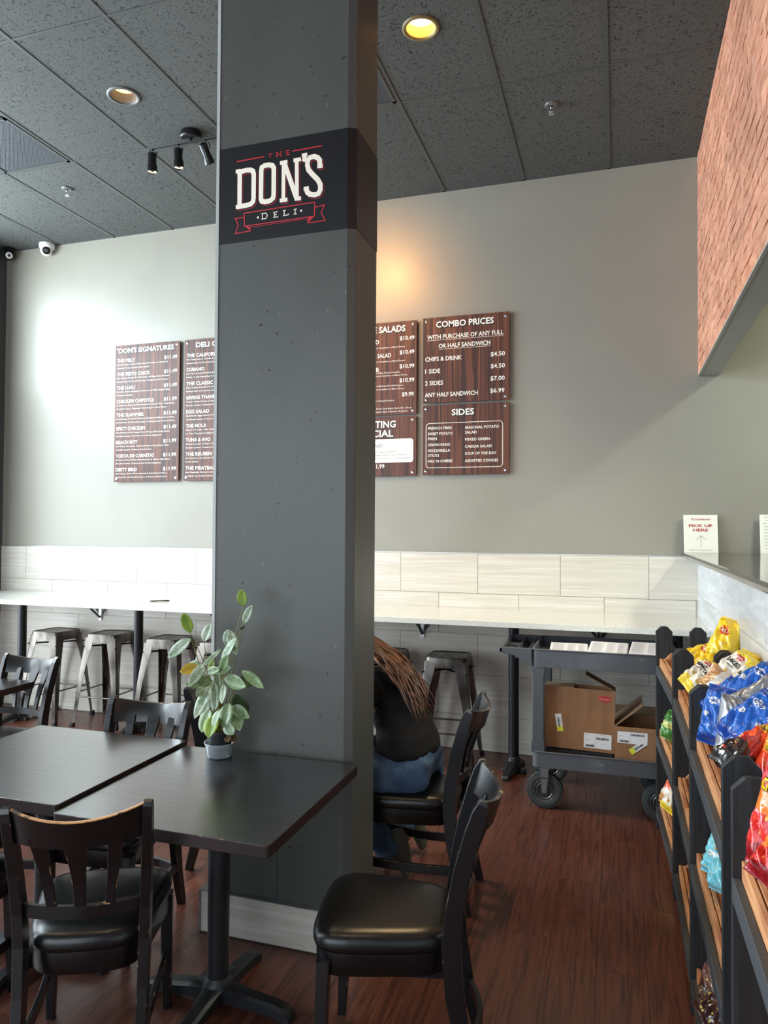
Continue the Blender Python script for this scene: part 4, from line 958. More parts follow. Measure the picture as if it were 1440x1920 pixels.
for p_, q_ in (((.045, -.02, .10), (.062, -.04, .072)), ((.05, .0, .098), (.068, .0, .060))):
    leaf(p_, q_, .026, mat('leaf_dry', (112, 74, 46), .8), label='dry brown leaf')

# ------------------------------------------------------------------ utility cart with papers and boxes
CX0, CX1 = -.49, .30; CY0, CY1 = 4.42, 4.985
t = thing('utility_cart', 'grey plastic two shelf utility cart with big wheels, half under the bar counter', 'cart', (-.1, 4.7, 0))
def tc_(o): return at_world(o, t)
def tray(x0, x1, y0, y1, zb, zt, wall, bev, nm, floor_z=None):
    b = MB(); fz = floor_z or zb + .02
    o_ = rrect(x0, x1, y0, y1, .035, 4); i_ = rrect(x0 + wall, x1 - wall, y0 + wall, y1 - wall, .025, 4); n = len(o_)
    ring = lambda p, z: [Vector((x, y, z)) for x, y in p]
    b.loft([ring(o_, zb), ring(o_, zt - .008), ring(rrect(x0 - .004, x1 + .004, y0 - .004, y1 + .004, .037, 4), zt - .006), ring(rrect(x0 - .004, x1 + .004, y0 - .004, y1 + .004, .037, 4), zt), ring(i_, zt), ring(i_, fz)], cap=True)
    return tc_(b.build(nm, cart_plastic, smooth='auto', bevel=.002, seg=1))
tray(CX0, CX1 + .03, CY0, CY1 + .02, .838, .946, .012, 0, 'top_tray', .900)
tray(CX0 + .002, CX1 + .03, CY0, CY1 + .02, .248, .343, .012, 0, 'lower_tray', .285)
# handle end with small compartments
b = MB()
prof = [(-.49, .838), (-.53, .862), (-.57, .885), (-.60, .902), (-.655, .908), (-.682, .918), (-.686, .932), (-.676, .946), (-.49, .946)]
for y0, y1 in ((CY0, CY0 + .022), (CY1, CY1 + .02)): b.prism([(x, z) for x, z in prof], y0, y1, 'y')
b.box(-.686, -.664, CY0, CY1 + .02, .915, .946)
b.add([Vector((x, y, z - .0)) for y in (CY0 + .01, CY1) for x, z in ((-.49, .872), (-.535, .88), (-.60, .905), (-.67, .915))] , [(0, 1, 5, 4), (1, 2, 6, 5), (2, 3, 7, 6)])
for xx in (-.585, -.515): b.box(xx - .004, xx + .004, CY0 + .01, CY1, .88, .936)
b.box(-.665, -.585, 4.68, 4.688, .905, .936)
tc_(b.build('handle_tray', cart_plastic, bevel=.004, seg=2))
for x0, x1 in ((CX0 + .0, CX0 + .072), (CX1 - .04, CX1 + .03)):
    for y0, y1 in ((CY0 + .002, CY0 + .05), (CY1 - .03, CY1 + .018)):
        b = MB(); m_ = (x0 + x1) / 2
        b.loft([[Vector((x, y, z)) for x, y in ((x0 - dx, y0), (x1 + dx, y0), (x1 + dx, y1), (x0 - dx, y1))] for z, dx in ((.335, .006), (.40, .004), (.42, -.001), (.60, -.002), (.78, -.002), (.81, .003), (.845, .010))])
        tc_(b.build('upright', cart_plastic, bevel=.006, seg=2))
def wheel(x, y, swivel):
    w_ = bpy.data.objects.new('caster', None); C.objects.link(w_); w_.empty_display_size = .02; w_.location = (x, y, .106); at = w_
    w_.rotation_euler = (0, 0, swivel); w_.parent = t; w_.matrix_parent_inverse = t.matrix_basis.inverted()
    r = .105; b = MB()
    prof = [(.060, -.020), (.070, -.026), (.092, -.028), (.102, -.022), (.1055, -.010), (.106, 0), (.1055, .010), (.102, .022), (.092, .028), (.070, .026), (.060, .020)]
    b.lathe(prof, 40, ax='y', cap=False)
    for i in range(44):
        a = 2 * math.pi * i / 44; M_ = Matrix.Rotation(a, 4, 'Y')
        for s in (-1, 1): b.box(-.0028, .0028, s * .023 - .007, s * .023 + .007, .0985, .1062, 0, M_)
    b.build('tyre', rubber, at, smooth='auto')
    b = MB(); b.lathe([(.064, -.021), (.060, -.024), (.052, -.020), (.048, -.010), (.024, -.008), (.020, -.022), (.008, -.024)], 32, ax='y'); b.lathe([(.064, .021), (.060, .024), (.052, .020), (.048, .010), (.024, .008), (.020, .022), (.008, .024)], 32, ax='y')
    b.lathe([(.062, -.02), (.062, .02)], 32, ax='y'); b.build('hub', mat('hub_dark', (70, 70, 70), .4, metal=.7), at, smooth='auto')
    b = MB()
    for s in (-1, 1):
        for rr_ in (.062, .047): b.lathe([(rr_ + .0035, s * .0215), (rr_, s * .0265), (rr_ - .0035, s * .0215)], 32, ax='y', cap=False)
    b.build('rim', mat('rim_steel', (190, 190, 188), .25, metal=.9), at, smooth='auto')
    b = MB()
    for s in (-1, 1): b.prism([(-.024, .075), (.024, .075), (.022, .20 - .06), (-.022, .14)], s * .040 - .002, s * .040 + .002, 'y'); b.prism([(-.022, .08), (.022, .08), (.013, -.012), (-.013, -.012)], s * .040 - .002, s * .040 + .002, 'y')
    b.box(-.03, .03, -.043, .043, .128, .142); b.tube([(0, -.048, 0), (0, .048, 0)], .009, 10)
    b.build('fork', mat('fork_steel', (150, 152, 154), .3, metal=.9), at)
wheel(-.418, 4.475, 0); wheel(-.418, 4.93, R(6)); wheel(.235, 4.475, R(4)); wheel(.235, 4.93, 0)
def paper_stack(x, y, w_, d, n, a, label):
    t2 = thing('paper_stack', label, 'papers', (x, y, .9005), group='papers in the cart tray', rot=(R(5), 0, a))
    random.seed(n * 7 + 1); z = 0
    b = MB()
    for i in range(n):
        h = .0035; dx, dy = random.uniform(-.004, .004), random.uniform(-.004, .004)
        b.box(-w_ / 2 + dx, w_ / 2 + dx, -d / 2 + dy, d / 2 + dy, z, z + h * .9); z += h
    b.build('sheets', paper, t2)
    b = MB()
    for i in range(22):
        yy = -d / 2 + .02 + i * (d - .04) / 22
        for c0, c1 in ((-.45, -.1), (-.05, .2), (.25, .45)): b.box(c0 * w_, c1 * w_ - .01 * (i % 3), yy, yy + .0022, z, z + .0003)
    b.build('print', mat('grey_print', (150, 150, 156), .7), t2)
paper_stack(-.285, 4.60, .22, .28, 9, R(2), 'leftmost, thinnest stack of printed papers in the cart tray'); paper_stack(-.055, 4.585, .215, .27, 15, R(-3), 'middle stack of white printed papers in the cart tray'); paper_stack(.18, 4.59, .22, .28, 17, R(-5), 'rightmost stack of white printed papers in the cart tray')
random.seed(11)
t2 = thing('paper_slips', 'orange and white paper slips in the small compartment of the cart tray', 'papers', (-.55, 4.62, .89))
b = MB(); b.box(-.028, .028, -.06, .06, 0, .003, M=Matrix.Rotation(.2, 4, 'Z')).box(-.024, .026, -.07, .03, .003, .006, M=Matrix.Rotation(-.3, 4, 'Z')); b.build('slips', mat('orange_paper', (206, 150, 90), .7), t2)
def box_open(name, label, x0, y0, w_, d, h, z0, rot, flaps, deco):
    t2 = thing(name, label, 'box', (x0, y0, z0), rot=rot, group='cardboard boxes on the cart'); th = .004
    b = MB(); b.box(0, w_, 0, th, 0, h).box(0, w_, d - th, d, 0, h).box(0, th, th, d - th, 0, h).box(w_ - th, w_, th, d - th, 0, h).box(th, w_ - th, th, d - th, 0, th)
    b.build('body', cardboard, t2, bevel=.0015, seg=1)
    for (side, ln, ang) in flaps:
        b = MB()
        if side == 'l': b.box(0, th, .004, d - .004, 0, ln); o = b.build('flap', cardboard_in, t2, loc=(0, 0, h), rot=(0, -ang, 0))
        if side == 'r': b.box(-th, 0, .004, d - .004, 0, ln); o = b.build('flap', cardboard_in, t2, loc=(w_, 0, h), rot=(0, ang, 0))
        if side == 'f': b.box(.004, w_ - .004, 0, th, 0, ln); o = b.build('flap', cardboard_in, t2, loc=(0, 0, h), rot=(ang, 0, 0))
        if side == 'b': b.box(.004, w_ - .004, -th, 0, 0, ln); o = b.build('flap', cardboard_in, t2, loc=(0, d, h), rot=(-ang, 0, 0))
    deco(t2); return t2
def label_sticker(t2, cx, cz, w_, h, a, yellow=None, kind=0):
    def fn(off): return lambda u, v: (cx + u * math.cos(a) - v * math.sin(a), -off - .0012 * kind, cz + u * math.sin(a) + v * math.cos(a))
    b = MB(); b.add([fn(.0006)(*p) for p in ((-w_ / 2, -h / 2), (w_ / 2, -h / 2), (w_ / 2, h / 2), (-w_ / 2, h / 2))], [(0, 1, 2, 3)])
    s = b.build('shipping_label', paper, t2, fix=False); f = fn(.0011); b = MB()
    def bars(u0, u1, v0, v1, n, sd):
        rr = random.Random(sd)
        for i in range(n):
            u = u0 + (u1 - u0) * i / n; ww = (u1 - u0) / n * rr.choice((.35, .6, .8)); b.add([f(u, v0), f(u + ww, v0), f(u + ww, v1), f(u, v1)], [(0, 1, 2, 3)])
    if kind == 0:
        bars(-w_ * .05, w_ * .40, h * .10, h * .26, 34, 1); bars(-w_ * .44, -w_ * .12, -h * .42, -h * .27, 26, 2)
        text(b, 'SHIP TO', -w_ * .46, h * .36, .0045, None, 'l', 0, f, res=1); text(b, 'LOT 24180', -w_ * .46, h * .02, .004, None, 'l', 0, f, res=1); text(b, 'KEEP FROZEN 20 LB', w_ * .08, h * .38, .004, None, 'l', 0, f, res=1)
        text(b, '1 OF 1', w_ * .2, -h * .2, .0045, None, 'l', 0, f, res=1)
        b.add([f(-w_ * .06 - .0003, -h / 2), f(-w_ * .06 + .0003, -h / 2), f(-w_ * .06 + .0003, h / 2), f(-w_ * .06 - .0003, h / 2)], [(0, 1, 2, 3)])
    else:
        bars(-w_ * .30, w_ * .34, -h * .22, h * .10, 26, 3); text(b, 'CASE LABEL', -w_ * .3, h * .2, .005, None, 'l', 0, f, res=1)
    b.build('print', ink, s, fix=False)
    if yellow:
        b = MB(); b.add([f(yellow[0] * w_, -h / 2), f(yellow[1] * w_, -h / 2), f(yellow[1] * w_, h / 2), f(yellow[0] * w_, h / 2)], [(0, 1, 2, 3)]); b.v = [(v[0], v[1] - .0003, v[2]) for v in b.v]; b.build('yellow_band', mat('label_yellow', (222, 222, 60), .6), s, fix=False)
def deco1(t2):
    label_sticker(t2, .311, .064, .155, .086, R(0)); label_sticker(t2, .090, .150, .104, .036, R(-80), (.22, .5), 1)
    pts = [(.312, .306), (.318, .300), (.345, .297), (.372, .300), (.380, .306), (.380, .322), (.372, .326), (.350, .328), (.318, .328), (.312, .320)]
    b = MB(); b.add([(x, -.0007, z) for x, z in pts], [tuple(range(len(pts)))]); b.build('red_logo', red_print, t2, fix=False)
    b = MB(); f = lambda u, v: (u, -.0012, v); text(b, 'Minster', .346, .307, .011, .052, 'c', .01, f); b.build('logo_lettering', mat('pale_print', (214, 170, 140), .6), t2, fix=False)
    b = MB(); f = lambda u, v: (u, -.0008, v); stroke(b, [(.346 + .012 * math.cos(R(a)), .330 + .012 * math.sin(R(a))) for a in range(10, 171, 20)], .0012, f); b.build('red_arc', red_print, t2, fix=False); b = MB(); text(b, 'FARMS', .352, .288, .006, .026, 'c', .01, f, res=1); b.build('red_lettering', red_print, t2, fix=False)
    b = MB(); text(b, 'PERISHABLE 4', .012, .345, .008, .07, 'l', .0, f, res=1); text(b, 'KEEP REFRIGERATED', .012, .333, .005, .066, 'l', 0, f, res=1); b.build('brown_lettering', mat('brown_print', (118, 80, 50), .8), t2, fix=False)
    MB().box(.098, .0995, -.0006, 0, .002, .36).build('fold_line', cardboard_in, t2)
box_open('cardboard_box', 'large tilted brown cardboard box with a red logo on the lower cart shelf', -.428, 4.475, .405, .13, .362, .362, (0, R(1.4), 0), [('r', .19, R(-64)), ('l', .17, R(-89))], deco1)
MB_ = None
def deco2(t2):
    label_sticker(t2, .098, .176, .165, .076, R(-1)); label_sticker(t2, .128, .122, .105, .034, R(38), (-.5, -.22), 1)
    b = MB(); f = lambda u, v: (u, -.0008, v); text(b, 'FRIES', .06, .035, .014, .05, 'c', .01, f, res=1); stroke(b, [(.02, .030), (.04, .026), (.06, .025), (.08, .026), (.10, .030)], .003, f); b.build('green_lettering', mat('green_print', (40, 62, 44), .7), t2, fix=False)
    MB().box(0, .31, -.0012, -.0004, .205, .228).build('tape', mat('tape', (150, 112, 80), .25), t2)
box_open('cardboard_box', 'smaller open cardboard box with raised flaps, right on the lower cart shelf', -.020, 4.465, .31, .30, .231, .286, (0, 0, 0), [('l', .20, R(-50)), ('r', .15, R(14)), ('b', .12, R(75))], deco2)
# dark crate under the tilted box
tag(MB().box(-.41, -.03, 4.48, 4.80, .286, .350).build('cardboard_tray', mat('dark_tray', (34, 32, 34), .7), bevel=.004), 'flat dark tray under the large tilted cardboard box', 'tray')

# ------------------------------------------------------------------ seated person
pe_ = thing('person', 'person seated behind the pillar, seen from behind: long brown hair, black sweater, blue jeans', 'person', (-.90, 3.285, 0))
def skin_body(name, V, Ed, rad, m, root, sub=2, disp=None):
    me = bpy.data.meshes.new(name); me.from_pydata(V, Ed, []); me.materials.append(m)
    o = bpy.data.objects.new(name, me); C.objects.link(o)
    sk = o.modifiers.new('skin', 'SKIN'); sk.use_smooth_shade = True; sk.branch_smoothing = .5
    for i, r in enumerate(rad):
        d = me.skin_vertices[0].data[i]; d.radius = r if isinstance(r, tuple) else (r, r); d.use_root = (i == root)
    ss = o.modifiers.new('sub', 'SUBSURF'); ss.levels = sub; ss.render_levels = sub
    if disp:
        tx = bpy.data.textures.new(name, 'CLOUDS'); tx.noise_scale = disp[0]
        dm = o.modifiers.new('folds', 'DISPLACE'); dm.texture = tx; dm.strength = disp[1]; dm.mid_level = .5; dm.texture_coords = 'GLOBAL'
    o.parent = pe_; o.matrix_parent_inverse = pe_.matrix_basis.inverted(); return o
skin_m = mat('skin', (196, 150, 124), .5)
px, py = -.915, 3.285
J = {}
V = []; E_ = []; RD = []
def j(n, p, r, par=None):
    J[n] = len(V); V.append(p); RD.append(r)
    if par is not None: E_.append((J[par], J[n]))
j('pelvis', (px + .02, py, .575), (.115, .095)); j('waist', (px + .01, py, .69), (.110, .085), 'pelvis'); j('chest', (px - .075, py, .82), (.115, .085), 'waist'); j('upper', (px - .17, py, .90), (.11, .08), 'chest')
j('neck', (px - .265, py, .985), .048, 'upper'); j('headb', (px - .315, py, 1.04), .070, 'neck'); j('head', (px - .35, py, 1.10), .092, 'headb'); j('top', (px - .355, py, 1.165), .065, 'head')
for s, n in ((-1, 'l'), (1, 'r')):
    j('sh' + n, (px - .19, py + s * .15, .905), .045, 'upper'); j('el' + n, (px - .33, py + s * .225, .795), .036, 'sh' + n); j('wr' + n, (px - .545, py + s * .12, .782), .027, 'el' + n); j('pa' + n, (px - .60, py + s * .09, .785), (.030, .016), 'wr' + n)
    for k, (dx, dy, L_) in enumerate(((-.035, -.026, .055), (-.045, -.010, .068), (-.045, .006, .066), (-.040, .021, .052))):
        j('f%d' % k + n, (px - .60 + dx, py + s * (.09 - dy * .9), .784), .0095, 'pa' + n); j('g%d' % k + n, (px - .60 + dx - L_ * .7, py + s * (.085 - dy * 1.1), .772), .008, 'f%d' % k + n)
    j('t' + n, (px - .585, py + s * .05, .782), .010, 'pa' + n); j('u' + n, (px - .62, py + s * .03, .775), .009, 't' + n)
    j('hip' + n, (px - .02, py + s * .09, .545), .085, 'pelvis'); j('kn' + n, (px - .44, py + s * .12, .50), .058, 'hip' + n)
    ax_, ay_ = ((px - .095, py + .05) if s < 0 else (px - .10, py + .36))
    j('ca' + n, ((px - .44 + ax_) / 2 - .02, (py + s * .12 + ay_) / 2, .32), .048, 'kn' + n); j('an' + n, (ax_, ay_, .115), .034, 'ca' + n); j('ft' + n, (ax_ - .06, ay_, .035), .028, 'an' + n)
skin_body('body', V, E_, RD, skin_m, 0)
knit = mat('sweater_black', (36, 35, 35), .9, bump=(26, .5, (1, 1, 2)), spec=.2)
SW = [(px - .015, py, .595), (px - .02, py, .68), (px - .045, py, .78), (px - .115, py, .855), (px - .19, py, .915), (px - .245, py, .955)]
SR = [(.222, .165), (.218, .165), (.178, .135), (.168, .125), (.150, .11), (.09, .075)]
VV = list(SW); EE = [(i, i + 1) for i in range(5)]; RR = list(SR)
for s in (-1, 1):
    i0 = len(VV); VV += [(px - .20, py + s * .165, .905), (px - .265, py + s * .215, .855), (px - .335, py + s * .235, .815), (px - .45, py + s * .18, .805), (px - .53, py + s * .13, .79)]; RR += [.078, .068, .060, .048, .038]
    EE += [(4, i0)] + [(i0 + k, i0 + k + 1) for k in range(4)]
skin_body('sweater', VV, EE, RR, knit, 0, 3, (.07, .035))
denim = mat('denim_blue', (66, 92, 122), .8, bump=(140, .3, (1, 1, 1)), mix=[((96, 124, 152), 7, (1, 1, 1), .50, .72), ((44, 62, 92), 9, (1, 1, 1), .60, .75)])
VV = [(px + .060, py, .580), (px + .03, py, .66)]; RR = [(.175, .135), (.165, .135)]; EE = [(0, 1)]
for s in (-1, 1):
    ax_, ay_ = ((px - .095, py + .05) if s < 0 else (px - .10, py + .36))
    i0 = len(VV); VV += [(px + .05, py + s * .10, .572), (px - .20, py + s * .115, .555), (px - .43, py + s * .12, .52), ((px - .44 + ax_) / 2 - .03, (py + s * .12 + ay_) / 2, .33), (ax_ - .03, ay_ - .005, .16), (ax_ - .012, ay_ - .005, .10)]
    RR += [.125, .104, .078, .070, .066, .074]; EE += [(0, i0)] + [(i0 + k, i0 + k + 1) for k in range(5)]
skin_body('jeans', VV, EE, RR, denim, 0, 3, (.05, .022))
for s in (-1, 1):
    ax_, ay_ = ((px - .095, py + .05) if s < 0 else (px - .10, py + .36))
    b = MB(); rings = []
    Mx = Matrix.Translation((ax_ + .055, ay_, .012)) @ Matrix.Rotation(R(62), 4, 'Y')
    for u, w2, h in ((-.0, .030, .030), (.03, .038, .055), (.08, .042, .075), (.12, .040, .085), (.17, .036, .098), (.20, .034, .10), (.222, .026, .085)):
        rings.append([Mx @ Vector((-u + .0, w2 * q, hh)) for q, hh in ((-1, .012), (-.8, 0), (.8, 0), (1, .012), (.95, h * .6), (.5, h), (-.5, h), (-.95, h * .6))])
    b.loft(rings); o = b.build('shoe', mat('shoe_olive', (84, 82, 70), .7), pe_, smooth='auto'); o.matrix_parent_inverse = pe_.matrix_basis.inverted()
    so = o.modifiers.new('s', 'SUBSURF'); so.levels = 1; so.render_levels = 2
# hair: many locks joined in one mass
hair_m = mat('hair_brown', (74, 46, 34), .42, mix=((116, 74, 52), 24, (1, 1, 1), .46, .62), spec=.6)
rh = random.Random(5); b = MB()
for i in range(150):
    q = rh.uniform(-1, 1); yy = py - .015 + q * .085; dy = -.05 + q * .07 + rh.uniform(-.02, .02); o1 = rh.uniform(0, .03); wv = rh.uniform(0, 6.28); am = rh.uniform(.004, .015); ln = rh.uniform(.72, 1.0)
    path = [(px - .40, yy * .4 + py * .6, 1.19), (px - .33, yy, 1.175), (px - .265, yy, 1.13), (px - .19, yy, 1.075), (px - .10, yy + dy * .25, 1.03), (px - .02, yy + dy * .5, .965), (px + .055, yy + dy * .8, .87), (px + .098, yy + dy, .765)]
    P = []
    for k in range(15):
        t = k / 14 * ln * (len(path) - 1.001); a = int(t); f_ = t - a; p = Vector(path[a]).lerp(Vector(path[a + 1]), f_)
        P.append(p + Vector((o1 * .8 * math.sin(k * .2) + am * math.sin(k * .9 + wv), am * 1.6 * math.cos(k * .8 + wv), o1)))
    b.tube(P, [.005 + .0035 * math.sin(math.pi * min(1, k / 11)) if k < 12 else .006 * (14.2 - k) / 3 for k in range(15)], 6)
o = b.build('hair', hair_m, pe_, smooth=True); o.matrix_parent_inverse = pe_.matrix_basis.inverted()
b = MB()
for i in range(60):
    a = rh.uniform(-1.5, 1.5); P = []
    for k in range(9):
        u = k / 8; th = -0.5 + 2.6 * u; r = .104
        P.append((px - .355 - r * math.cos(th) * 1.0 * math.cos(a * .0), py + r * math.sin(a) * (.55 + .45 * u) , 1.115 + r * math.sin(th) * math.cos(a * .5)))
    b.tube(P, .012, 6)
b.lathe([(.098 * math.cos(R(x)), .098 * math.sin(R(x))) for x in range(-50, 91, 14)], 18, (px - .335, py, 1.11))
o = b.build('hair_cap', hair_m, pe_, smooth=True); o.matrix_parent_inverse = pe_.matrix_basis.inverted()
# face details
b = MB()
for s in (-1, 1): b.lathe([(.009, -.004), (.009, 0), (.005, .005), (0, .006)], 10, (px - .440, py + s * .032, 1.10))
o = b.build('eyes', mat('eye_dark', (40, 30, 26), .2), pe_, smooth=True); o.matrix_parent_inverse = pe_.matrix_basis.inverted()
o = MB().loft([[Vector((px - .438 - d, py + y, z)) for y, z in ((-w2, zz), (w2, zz), (w2 * .6, zz + .004), (-w2 * .6, zz + .004))] for d, w2, zz in ((0, .010, 1.095), (.012, .009, 1.08), (.020, .010, 1.064), (.004, .012, 1.054))]).build('nose', skin_m, pe_, smooth=True); o.matrix_parent_inverse = pe_.matrix_basis.inverted()
o = MB().box(px - .425, px - .415, py - .022, py + .022, 1.036, 1.043).build('mouth', mat('lips', (150, 84, 78), .5), pe_, bevel=.002); o.matrix_parent_inverse = pe_.matrix_basis.inverted()

# ------------------------------------------------------------------ snack racks
XF, XB = .236, .500
def plank_poly(x0, x1, h, c=.028): return [(x0, 0), (x1, 0), (x1, h - c), (x1 - c, h), (x0 + c, h), (x0, h - c)]
crate_cache = {}
def crate_mb(L_, d):
    parts = []
    b = MB(); b.box(0, .013, 0, L_, 0, .068).box(.0165, .029, .0, L_, .0, .0685); parts.append(('front_slat', b))
    for y in (0, L_ - .012): 
        b = MB(); b.prism([(.030, 0), (d - .014, 0), (d - .014, .100), (.058, .100), (.030, .070)], y, y + .012, 'y'); parts.append(('end_panel', b))
    b = MB().box(d - .013, d, 0, L_, .0, .100); parts.append(('back_slat', b))
    n = 4
    for i in range(n):
        x0 = .030 + (d - .044) * i / n; b = MB().box(x0 + .002, x0 + (d - .044) / n - .002, .012, L_ - .012, .002, .010); parts.append(('bottom_slat', b))
    return parts
def rack(y1, L_, label, dx=0, rot=0):
    """y1 = far end; rack runs toward the viewer; local y from -L_ to 0"""
    t = thing('snack_rack', label, 'rack', (0, y1, 0), rz=rot, group='black and tan wooden snack racks along the counter wall')
    t.location.x = dx
    H_ = 1.12; th = .02
    for y in (-th, -L_):
        for x0, x1 in ((XF, XF + .088), (XB - .088, XB)):
            MB().prism(plank_poly(x0, x1, H_), y, y + th, 'y').build('post', rack_black, t, bevel=.002, seg=1)
        for z in (.10, .49, .88): MB().box(XF + .088, XB - .088, y, y + th, z - .03, z).build('cross_bar', rack_black, t)
    out = []
    for tier, z in enumerate((.945, .555, .165)):
        MB().box(XF, XF + .0185, -L_ + th, -th, z - .092, z - .043).build('front_rail', rack_rail, t, bevel=.0015, seg=1)
        MB().box(XB - .0185, XB, -L_ + th, -th, z - .092, z - .043).build('back_rail', rack_rail, t, bevel=.0015, seg=1)
        MB().box(XF + .0185, XB - .0185, -L_ + th, -L_ + th + .018, z - .092, z - .072).build('support', rack_rail, t); MB().box(XF + .0185, XB - .0185, -th - .018, -th, z - .092, z - .072).build('support', rack_rail, t)
        MB().box(XF + .0185, XB - .0185, -L_ / 2 - .01, -L_ / 2 + .01, z - .092, z - .072).build('support', rack_rail, t)
        cl = (L_ - 2 * th) / 2 - .003
        for q in (0, 1):
            cy = -th - .002 - cl - q * (cl + .002)
            c_ = bpy.data.objects.new('crate', None); C.objects.link(c_); c_.empty_display_size = .02; c_.parent = t
            c_.location = (XF + .0195, cy, z - .071); c_.rotation_euler = (0, 0, random.uniform(-.004, .004))
            key = round(cl, 3)
            if key not in crate_cache:
                crate_cache[key] = [mb_.build(nm, pine, c_, bevel=.0015, seg=1) for nm, mb_ in crate_mb(cl, XB - XF - .040)]
            else:
                for p in crate_cache[key]:
                    o = p.copy(); C.objects.link(o); o.parent = c_
    return t
rack(4.365, .800, 'black snack rack with tan crates, farthest, beside the utility cart', -.036, R(2.5))
rack(3.560, .800, 'black snack rack with tan crates, second from the far end, white bags on top')
rack(2.757, .835, 'black snack rack with tan crates, third from the far end, blue bags on top')
rack(1.785, .800, 'black snack rack with tan crates, nearest, at the right edge of the photo')

# ------------------------------------------------------------------ snack bags
def bag_mat(name, bands, rough=.28, blobs=None):
    """bands: [(v0,rgb)...] along the bag height, constant ramp; blobs=(rgb,scale,lo) printed patches"""
    if name in MATS: return MATS[name]
    m = bpy.data.materials.new(name); m.use_nodes = True; nt = m.node_tree; N = nt.nodes; L = nt.links; b = N['Principled BSDF']
    b.inputs['Roughness'].default_value = rough; b.inputs['Coat Weight'].default_value = .5; b.inputs['Coat Roughness'].default_value = .15
    uv = N.new('ShaderNodeUVMap'); sp = N.new('ShaderNodeSeparateXYZ'); L.new(uv.outputs[0], sp.inputs[0])
    nz = N.new('ShaderNodeTexNoise'); nz.inputs['Scale'].default_value = 4; L.new(uv.outputs[0], nz.inputs[0])
    ma = N.new('ShaderNodeMath'); ma.operation = 'MULTIPLY_ADD'; ma.inputs[1].default_value = .16; L.new(nz.outputs[0], ma.inputs[0]); L.new(sp.outputs[1], ma.inputs[2])
    mb2 = N.new('ShaderNodeMath'); mb2.operation = 'SUBTRACT'; mb2.inputs[1].default_value = .08; L.new(ma.outputs[0], mb2.inputs[0])
    r = N.new('ShaderNodeValToRGB'); r.color_ramp.interpolation = 'CONSTANT'; e = r.color_ramp.elements
    e[0].position = 0; e[0].color = lin(bands[0][1])
    if len(bands) > 1: e[1].position = bands[1][0]; e[1].color = lin(bands[1][1])
    else: e[1].position = 1; e[1].color = lin(bands[0][1])
    for p, c_ in bands[2:]: q = e.new(p); q.color = lin(c_)
    L.new(mb2.outputs[0], r.inputs[0]); col = r.outputs[0]
    if blobs:
        for bl_ in (blobs if isinstance(blobs, list) else [blobs]):
            vo = N.new('ShaderNodeTexVoronoi'); vo.inputs['Scale'].default_value = bl_[1]; L.new(uv.outputs[0], vo.inputs[0])
            lt = N.new('ShaderNodeMath'); lt.operation = 'LESS_THAN'; lt.inputs[1].default_value = bl_[2]; L.new(vo.outputs['Distance'], lt.inputs[0])
            mask = lt.outputs[0]
            if len(bl_) > 3:
                g1 = N.new('ShaderNodeMath'); g1.operation = 'GREATER_THAN'; g1.inputs[1].default_value = bl_[3]; L.new(sp.outputs[1], g1.inputs[0])
                g2 = N.new('ShaderNodeMath'); g2.operation = 'LESS_THAN'; g2.inputs[1].default_value = bl_[4]; L.new(sp.outputs[1], g2.inputs[0])
                k1 = N.new('ShaderNodeMath'); k1.operation = 'MULTIPLY'; L.new(g1.outputs[0], k1.inputs[0]); L.new(g2.outputs[0], k1.inputs[1])
                k2 = N.new('ShaderNodeMath'); k2.operation = 'MULTIPLY'; L.new(k1.outputs[0], k2.inputs[0]); L.new(mask, k2.inputs[1]); mask = k2.outputs[0]
            mi = N.new('ShaderNodeMix'); mi.data_type = 'RGBA'; L.new(mask, mi.inputs[0]); L.new(col, mi.inputs[6]); mi.inputs[7].default_value = lin(bl_[0]); col = mi.outputs[2]
    L.new(col, b.inputs['Base Color'])
    MATS[name] = m; return m
silver = mat('bag_silver', (168, 170, 176), .3, metal=.6)
YEL = bag_mat('bag_yellow', [(0, (226, 180, 30)), (.10, (246, 208, 40)), (.90, (236, 196, 60))], blobs=((226, 184, 96), 3.2, .22, .08, .42))
WHT = bag_mat('bag_white', [(0, (240, 206, 50)), (.20, (232, 226, 214)), (.80, (248, 216, 50))], blobs=((212, 176, 92), 3.4, .24, .18, .46))
BLU = bag_mat('bag_blue', [(0, (26, 66, 150)), (.16, (30, 98, 190)), (.86, (24, 70, 160))], blobs=((214, 160, 84), 2.8, .20, .06, .34))
ORG = bag_mat('bag_orange', [(0, (206, 36, 28)), (.42, (226, 70, 26)), (.66, (240, 140, 40))], blobs=((246, 170, 40), 6, .16, .1, .5))
REDB = bag_mat('bag_red', [(0, (150, 20, 30)), (.22, (214, 40, 34)), (.50, (240, 120, 36)), (.72, (206, 44, 52))], blobs=[((250, 176, 60), 7, .20, .28, .66), ((120, 16, 24), 3, .14, .0, .3)])
BLK = bag_mat('bag_black', [(0, (40, 34, 34)), (.35, (58, 40, 38)), (.62, (196, 46, 40))], blobs=[((236, 226, 214), 6, .24, .0, .45), ((222, 60, 40), 5, .20, .2, .7)])
TEAL = bag_mat('bag_light_blue', [(0, (112, 196, 214)), (.5, (124, 206, 222)), (.9, (106, 190, 208))], blobs=((190, 164, 120), 9, .20))
SAL = bag_mat('bag_salmon', [(0, (196, 140, 90)), (.30, (228, 220, 206)), (.52, (232, 112, 78)), (.9, (160, 150, 130))], blobs=((222, 176, 116), 4, .26, .1, .5))
GRN = bag_mat('bag_green', [(0, (70, 128, 52)), (.4, (196, 200, 120)), (.6, (58, 120, 48))])
